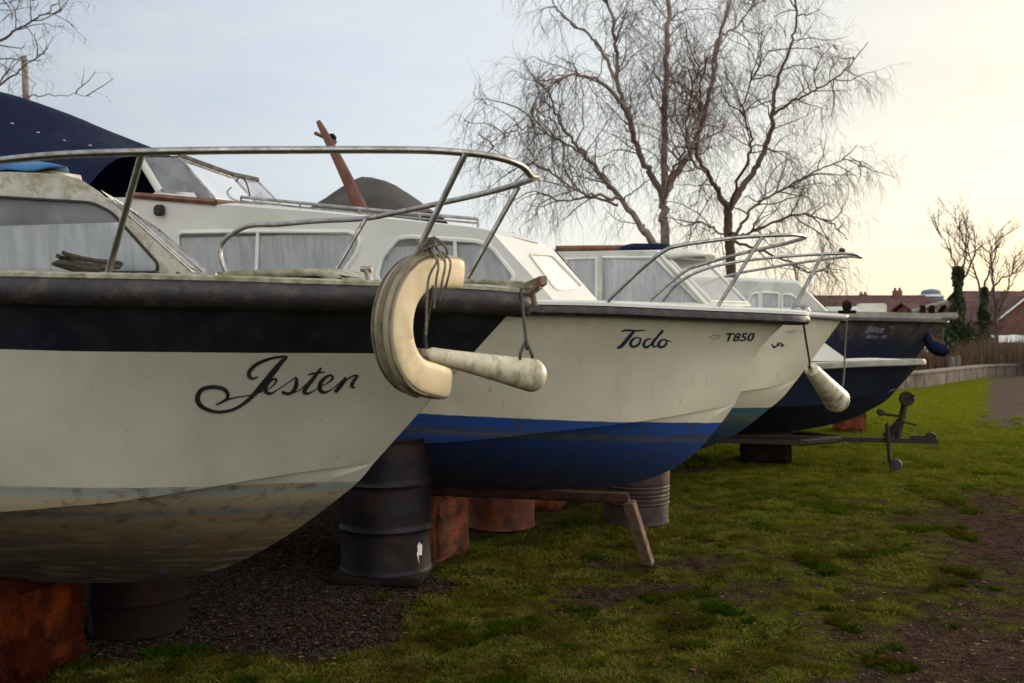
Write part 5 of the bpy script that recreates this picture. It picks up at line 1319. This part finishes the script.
T.limb([Vector((base.x, base.y, -.1))]+L1([(731, 262, 0), (728, 235, 0), (728, 208, 0)]), .17, .13, cfgB, kids=False, n=10)
T.limb(L1([(728, 210, 0), (718, 190, -.4), (706, 172, -.8), (697, 150, -1.2), (702, 120, -1.4), (700, 90, -1.5), (707, 60, -1.6)]), .085, .02, cfgB)
T.limb(L1([(728, 210, 0), (742, 188, .4), (755, 170, .7), (768, 140, 1), (773, 112, 1.2), (775, 90, 1.3), (784, 62, 1.4), (794, 35, 1.5), (796, 0, 1.6), (793, -40, 1.7)]), .11, .02, cfgB)
T.limb(L1([(773, 115, 1.2), (790, 103, 1.5), (808, 94, 1.8), (830, 82, 2), (850, 65, 2.3), (868, 42, 2.6)]), .05, .012, cfgB)
T.limb(L1([(728, 212, 0), (745, 165, -.8), (752, 140, -1.2), (744, 110, -1.5), (752, 80, -1.7), (770, 50, -2)]), .05, .014, cfgB)
T.limb(L1([(733, 238, 0), (745, 222, .5), (755, 205, 1), (785, 188, 1.8), (815, 172, 2.4), (845, 160, 3), (862, 168, 3.4)]), .055, .012, cfgB)
T.limb(L1([(733, 240, 0), (760, 250, .5), (790, 262, 1), (812, 272, 1.4), (835, 262, 1.8)]), .05, .014, cfgB)
T.limb(L1([(731, 232, 0), (745, 235, -1), (775, 222, -1.6), (800, 215, -2), (830, 222, -2.4), (848, 240, -2.6)]), .045, .012, cfgB)
T.limb(L1([(706, 172, -.8), (695, 165, -2), (686, 140, -2.8), (690, 100, -3), (700, 60, -3)]), .04, .012, cfgB)
T.limb(L1([(730, 236, 0), (715, 230, -1), (700, 222, -2), (690, 230, -2.6)]), .035, .01, cfgB)
T.done('birch_tree', (base.x, base.y, 0), 'darker forked birch with spreading limbs, right of the pair behind the boats', 'bark', 'twig', 'bare birches behind the boats')
# bare tree at the top left
T = TreeB(31); Y0 = 24.0; L1 = lambda pts: tp(Y0, pts, T.r)
cfgL = dict(cfgB, n=[0, 2.4, 3.0, 3.2], lift=[0, .02, -.02, -.05], len=[0, 1.5, .9, .6], rad=[0, .018, .009, .005])
base = wpt(-95, 200, Y0); base.z = 0
T.limb([base]+L1([(-92, 150, 0), (-88, 80, 0), (-85, 20, 0), (-80, -60, 0)]), .2, .06, cfgL, k0=.5)
T.limb(L1([(-90, 110, 0), (-60, 80, 0), (-30, 60, 0), (0, 42, .3), (30, 22, .5), (62, 10, .6)]), .08, .012, cfgL)
T.limb(L1([(-90, 140, 0), (-50, 115, 0), (-10, 90, .3), (20, 70, .5), (45, 50, .5)]), .06, .010, cfgL)
T.limb(L1([(-88, 60, 0), (-50, 20, 0), (-10, 0, .3), (25, -8, .5)]), .06, .010, cfgL)
T.limb(L1([(-60, 120, 0), (-20, 105, .2), (20, 98, .4), (55, 94, .5), (92, 97, .6)]), .03, .006, dict(cfgL, n=[0, 1.0, 1.5, 1.5]))
T.done('bare_tree', (base.x, base.y, 0), 'bare twiggy tree at the top left corner', 'bark', 'twig')
mb = MB(); q = wpt(28, 56, 30); mb.tube([(q.x, q.y, 0), (q.x+.03, q.y, 5), (q.x-.02, q.y, 8), (q.x-.12, q.y, q.z)], [.15, .13, .11, .085], 10)
tag(mb.build('broken_trunk', M['birch']), 'pale snapped trunk standing behind the navy canopy at the left', 'tree')
# ivy clad trees
def ivy_tree(seed, px, Y0, top_y, wmax, limbs, label, cfg):
    T = TreeB(seed); base = wpt(px, 372, Y0); base.z = 0; hz = wpt(px, top_y, Y0).z
    T.limb([base, Vector((base.x+.05, base.y, hz*.5)), wpt(px+1, top_y, Y0)], .16, .08, cfg, kids=False)
    for l in limbs: T.limb([wpt(x, y, Y0+d) for x, y, d in l], .06, .012, cfg)
    e = T.done('ivy_clad_tree', (base.x, base.y, 0), label, 'bark', 'twig', 'ivy clad trees behind the quay wall')
    r = random.Random(seed); V = []; Fc = []
    for i in range(9000):
        t = r.random(); z = hz*t*1.0; wdt = wmax*(.30+.85*(1-t)**1.6)*(.85+.25*math.sin(t*11+seed))*(.75 if t > .85 else 1)*(.7 if t < .08 else 1)
        a = r.random()*6.28; rr = wdt*math.sqrt(r.random())*(.75+.45*math.sin(t*23+a*2)); c = Vector((rr*math.cos(a)+.05*t, rr*math.sin(a), z))
        n1 = Vector((r.gauss(0, 1), r.gauss(0, 1), r.gauss(0, 1))).normalized(); n2 = n1.orthogonal().normalized(); s_ = .05+.06*r.random()
        n3 = n1.cross(n2); o = len(V); V += [c+n2*s_, c+n3*s_*.9, c-n2*s_, c-n3*s_*.6]; Fc.append((o, o+1, o+2, o+3))
    mesh_obj('ivy', V, Fc, M['ivy'], e, smooth=False); return e
cfgI = dict(seg=[.3, .22, .16, .13], wob=[.1, .2, .22, .2], lift=[0, .06, .03, .0], n=[0, 2.8, 4.6, 3.6], spread=[0, .65, .7, .7], up=[0, .15, .1, .05], len=[0, 1.3, .8, .55], rad=[0, .024, .013, .008])
ivy_tree(41, 957, 42, 267, .80, [[(958, 290, 0), (955, 265, 0), (947, 245, .3), (938, 232, .5)], [(958, 280, 0), (966, 255, 0), (962, 238, -.3), (957, 222, -.5)], [(960, 285, 0), (972, 262, .4), (975, 245, .6), (972, 228, .7)]],
         'left ivy clad tree with a bare crown and the broader ivy base', cfgI)
ivy_tree(43, 983, 43, 288, .55, [[(982, 295, 0), (975, 272, 0), (968, 250, .2), (966, 225, .3)], [(982, 292, 0), (990, 270, 0), (996, 250, .2), (1001, 230, .3)], [(985, 300, 0), (998, 282, .2), (1010, 275, .3), (1026, 270, .5)]],
         'right ivy clad tree, slimmer, with forked bare crown', cfgI)
T = TreeB(47); base = wpt(995, 372, 44); base.z = 0
T.limb([base, wpt(997, 340, 44), wpt(995, 305, 44), wpt(992, 270, 44), wpt(990, 240, 44)], .11, .02, cfgI); T.limb([wpt(996, 320, 44), wpt(1006, 295, 44), wpt(1012, 270, 44), wpt(1016, 245, 44)], .05, .012, cfgI)
T.done('bare_tree', (base.x, base.y, 0), 'slender bare tree beside the right ivy clad tree', 'bark', 'twig')
# bare bushes and a brown wood on the skyline
def bush(seed, px, Y0, h, w, label, m='twig', n=16):
    T = TreeB(seed); c = Vector((hx(px, Y0), Y0, 0)); cfg = dict(cfgI, n=[0, 3, 3, 2], len=[0, h*.35, h*.22, h*.16], rad=[0, .03, .02, .014])
    for i in range(n):
        a = T.r.random()*6.28; T.limb([c+Vector((.2*math.cos(a), .2*math.sin(a), 0)), c+Vector((w*.25*math.cos(a), w*.25*math.sin(a), h*.4)), c+Vector((w*.5*math.cos(a), w*.5*math.sin(a), h*(.6+.3*T.r.random())))], .04, .012, cfg, n=5)
    return T.done('bare_bush', tuple(c), label, 'bark', m)
bush(51, 838, 50, 3.1, 3.4, 'dense brown bare bush behind the bow of the third boat')
bush(52, 818, 46, 3.0, 3.0, 'brown bare bush just right of the green stained cabin')
bush(53, 1000, 62, 3.0, 4.5, 'brown bare bush in front of the boathouse')
M['wood_far'] = mat('far_wood', (.07, .045, .038), (.045, .035, .028), .3, .95)
V = []; Fc = []; r = random.Random(5)
for i in range(16000):
    x = r.uniform(20, 210); h = (6.3+2.2*math.sin(x*.11)+1.6*math.sin(x*.37))*(.55+.45*min(1, max(0, (x-62)/20))) ; z = h*r.random()**.6; y = 135+r.uniform(-4, 4)
    s_ = .25+.35*r.random(); a = r.random()*3.14; o = len(V)
    V += [(x-s_*math.cos(a), y-s_*math.sin(a), z), (x+s_*math.cos(a), y+s_*math.sin(a), z+.1), (x+r.uniform(-.3, .3), y, z+s_*1.7)]; Fc.append((o, o+1, o+2))
o = mesh_obj('distant_wood', V, Fc, M['wood_far'], smooth=False); tag(o, 'far off brown winter wood on the skyline behind the houses', 'wood', kind='stuff')

# ================================================================== camera, light, sky
cam = bpy.data.cameras.new('camera'); co_ = bpy.data.objects.new('camera', cam); COL.objects.link(co_)
co_.location = CAM; co_.rotation_euler = (math.pi/2, 0, 0); cam.sensor_width = 36; cam.lens = 36*F/1024; cam.shift_y = -(341.5-HY)/1024
cam.clip_start = .05; cam.clip_end = 3000; cam.dof.use_dof = True; cam.dof.focus_distance = 5.2; cam.dof.aperture_fstop = 4.5
scene.camera = co_
az, el = math.radians(52), math.radians(13)
sd = Vector((math.sin(az)*math.cos(el), math.cos(az)*math.cos(el), math.sin(el)))
sl = bpy.data.lights.new('sun', 'SUN'); sl.energy = 2.4; sl.angle = math.radians(10); sl.color = (1, .84, .64)
so = bpy.data.objects.new('sun', sl); COL.objects.link(so); so.rotation_euler = sd.to_track_quat('Z', 'Y').to_euler()
wd = bpy.data.worlds.new('World'); scene.world = wd; wd.use_nodes = True; N = NT(wd.node_tree); bg = wd.node_tree.nodes['Background']; outw = wd.node_tree.nodes['World Output']
sky = N.node('ShaderNodeTexSky'); sky.sky_type = 'NISHITA'; sky.sun_disc = False; sky.sun_elevation = el; sky.sun_rotation = az; sky.air_density = 1.2; sky.dust_density = 2
N.link(sky.outputs[0], bg.inputs[0]); bg.inputs[1].default_value = .05
tc = N.node('ShaderNodeTexCoord'); nz = N.node('ShaderNodeVectorMath', operation='NORMALIZE'); N.link(tc.outputs['Generated'], nz.inputs[0])
dt = N.node('ShaderNodeVectorMath', operation='DOT_PRODUCT'); N.link(nz.outputs[0], dt.inputs[0]); dt.inputs[1].default_value = tuple(sd)
t = N.math('MULTIPLY_ADD', dt.outputs['Value'], .5, .5)
cl = N.ramp(t, [(0, (.80, .80, .82)), (.30, (1.05, 1.04, 1.04)), (.45, (.95, .97, 1.0)), (.57, (.44, .50, .61)), (.62, (.44, .50, .60)), (.76, (.62, .68, .79)), (.86, (.75, .765, .775)), (.93, (.68, .66, .60)), (1, (.62, .56, .45))])  # low stops raised behind the camera, an added glow that lifts the hulls
mp = N.node('ShaderNodeMapping'); mp.inputs['Scale'].default_value = (1.2, 1.2, 6); mp.inputs['Rotation'].default_value = (.25, .1, .3); N.link(nz.outputs[0], mp.inputs[0])
cn = N.noise(mp.outputs[0], 2.1, 7, .62, .38, .66)
cl2 = N.mix(N.math('MULTIPLY', cn, .34), cl, (.95, .90, .84), 'MIX')
sz = N.node('ShaderNodeSeparateXYZ'); N.link(nz.outputs[0], sz.inputs[0])
bk = N.math('MULTIPLY_ADD', sz.outputs['Y'], .5, .5)   # cloud streaks fade out behind the camera
cl3 = N.mix(N.math('MULTIPLY', bk, 1.0, clamp=True), cl, cl2)
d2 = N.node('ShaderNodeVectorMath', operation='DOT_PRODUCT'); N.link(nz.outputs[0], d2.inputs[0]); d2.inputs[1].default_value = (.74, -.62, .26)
pw = N.math('POWER', N.math('MAXIMUM', N.math('SUBTRACT', d2.outputs['Value'], .05), 0.0), 1.1)      # unseen warm glow added at the right rear to brighten the hulls
bank = N.mix(pw, (0, 0, 0), (1.55, 1.42, 1.18))  # colour of the added rear glow
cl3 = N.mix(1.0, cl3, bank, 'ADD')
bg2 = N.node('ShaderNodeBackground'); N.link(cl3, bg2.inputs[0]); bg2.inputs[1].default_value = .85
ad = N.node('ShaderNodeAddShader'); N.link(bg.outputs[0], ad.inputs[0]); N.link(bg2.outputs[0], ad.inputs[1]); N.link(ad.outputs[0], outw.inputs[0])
scene.view_settings.view_transform = 'Standard'; scene.view_settings.look = 'None'; scene.view_settings.exposure = 0; scene.view_settings.gamma = 1
scene.render.engine = 'CYCLES'; scene.cycles.max_bounces = 6; scene.cycles.transparent_max_bounces = 12
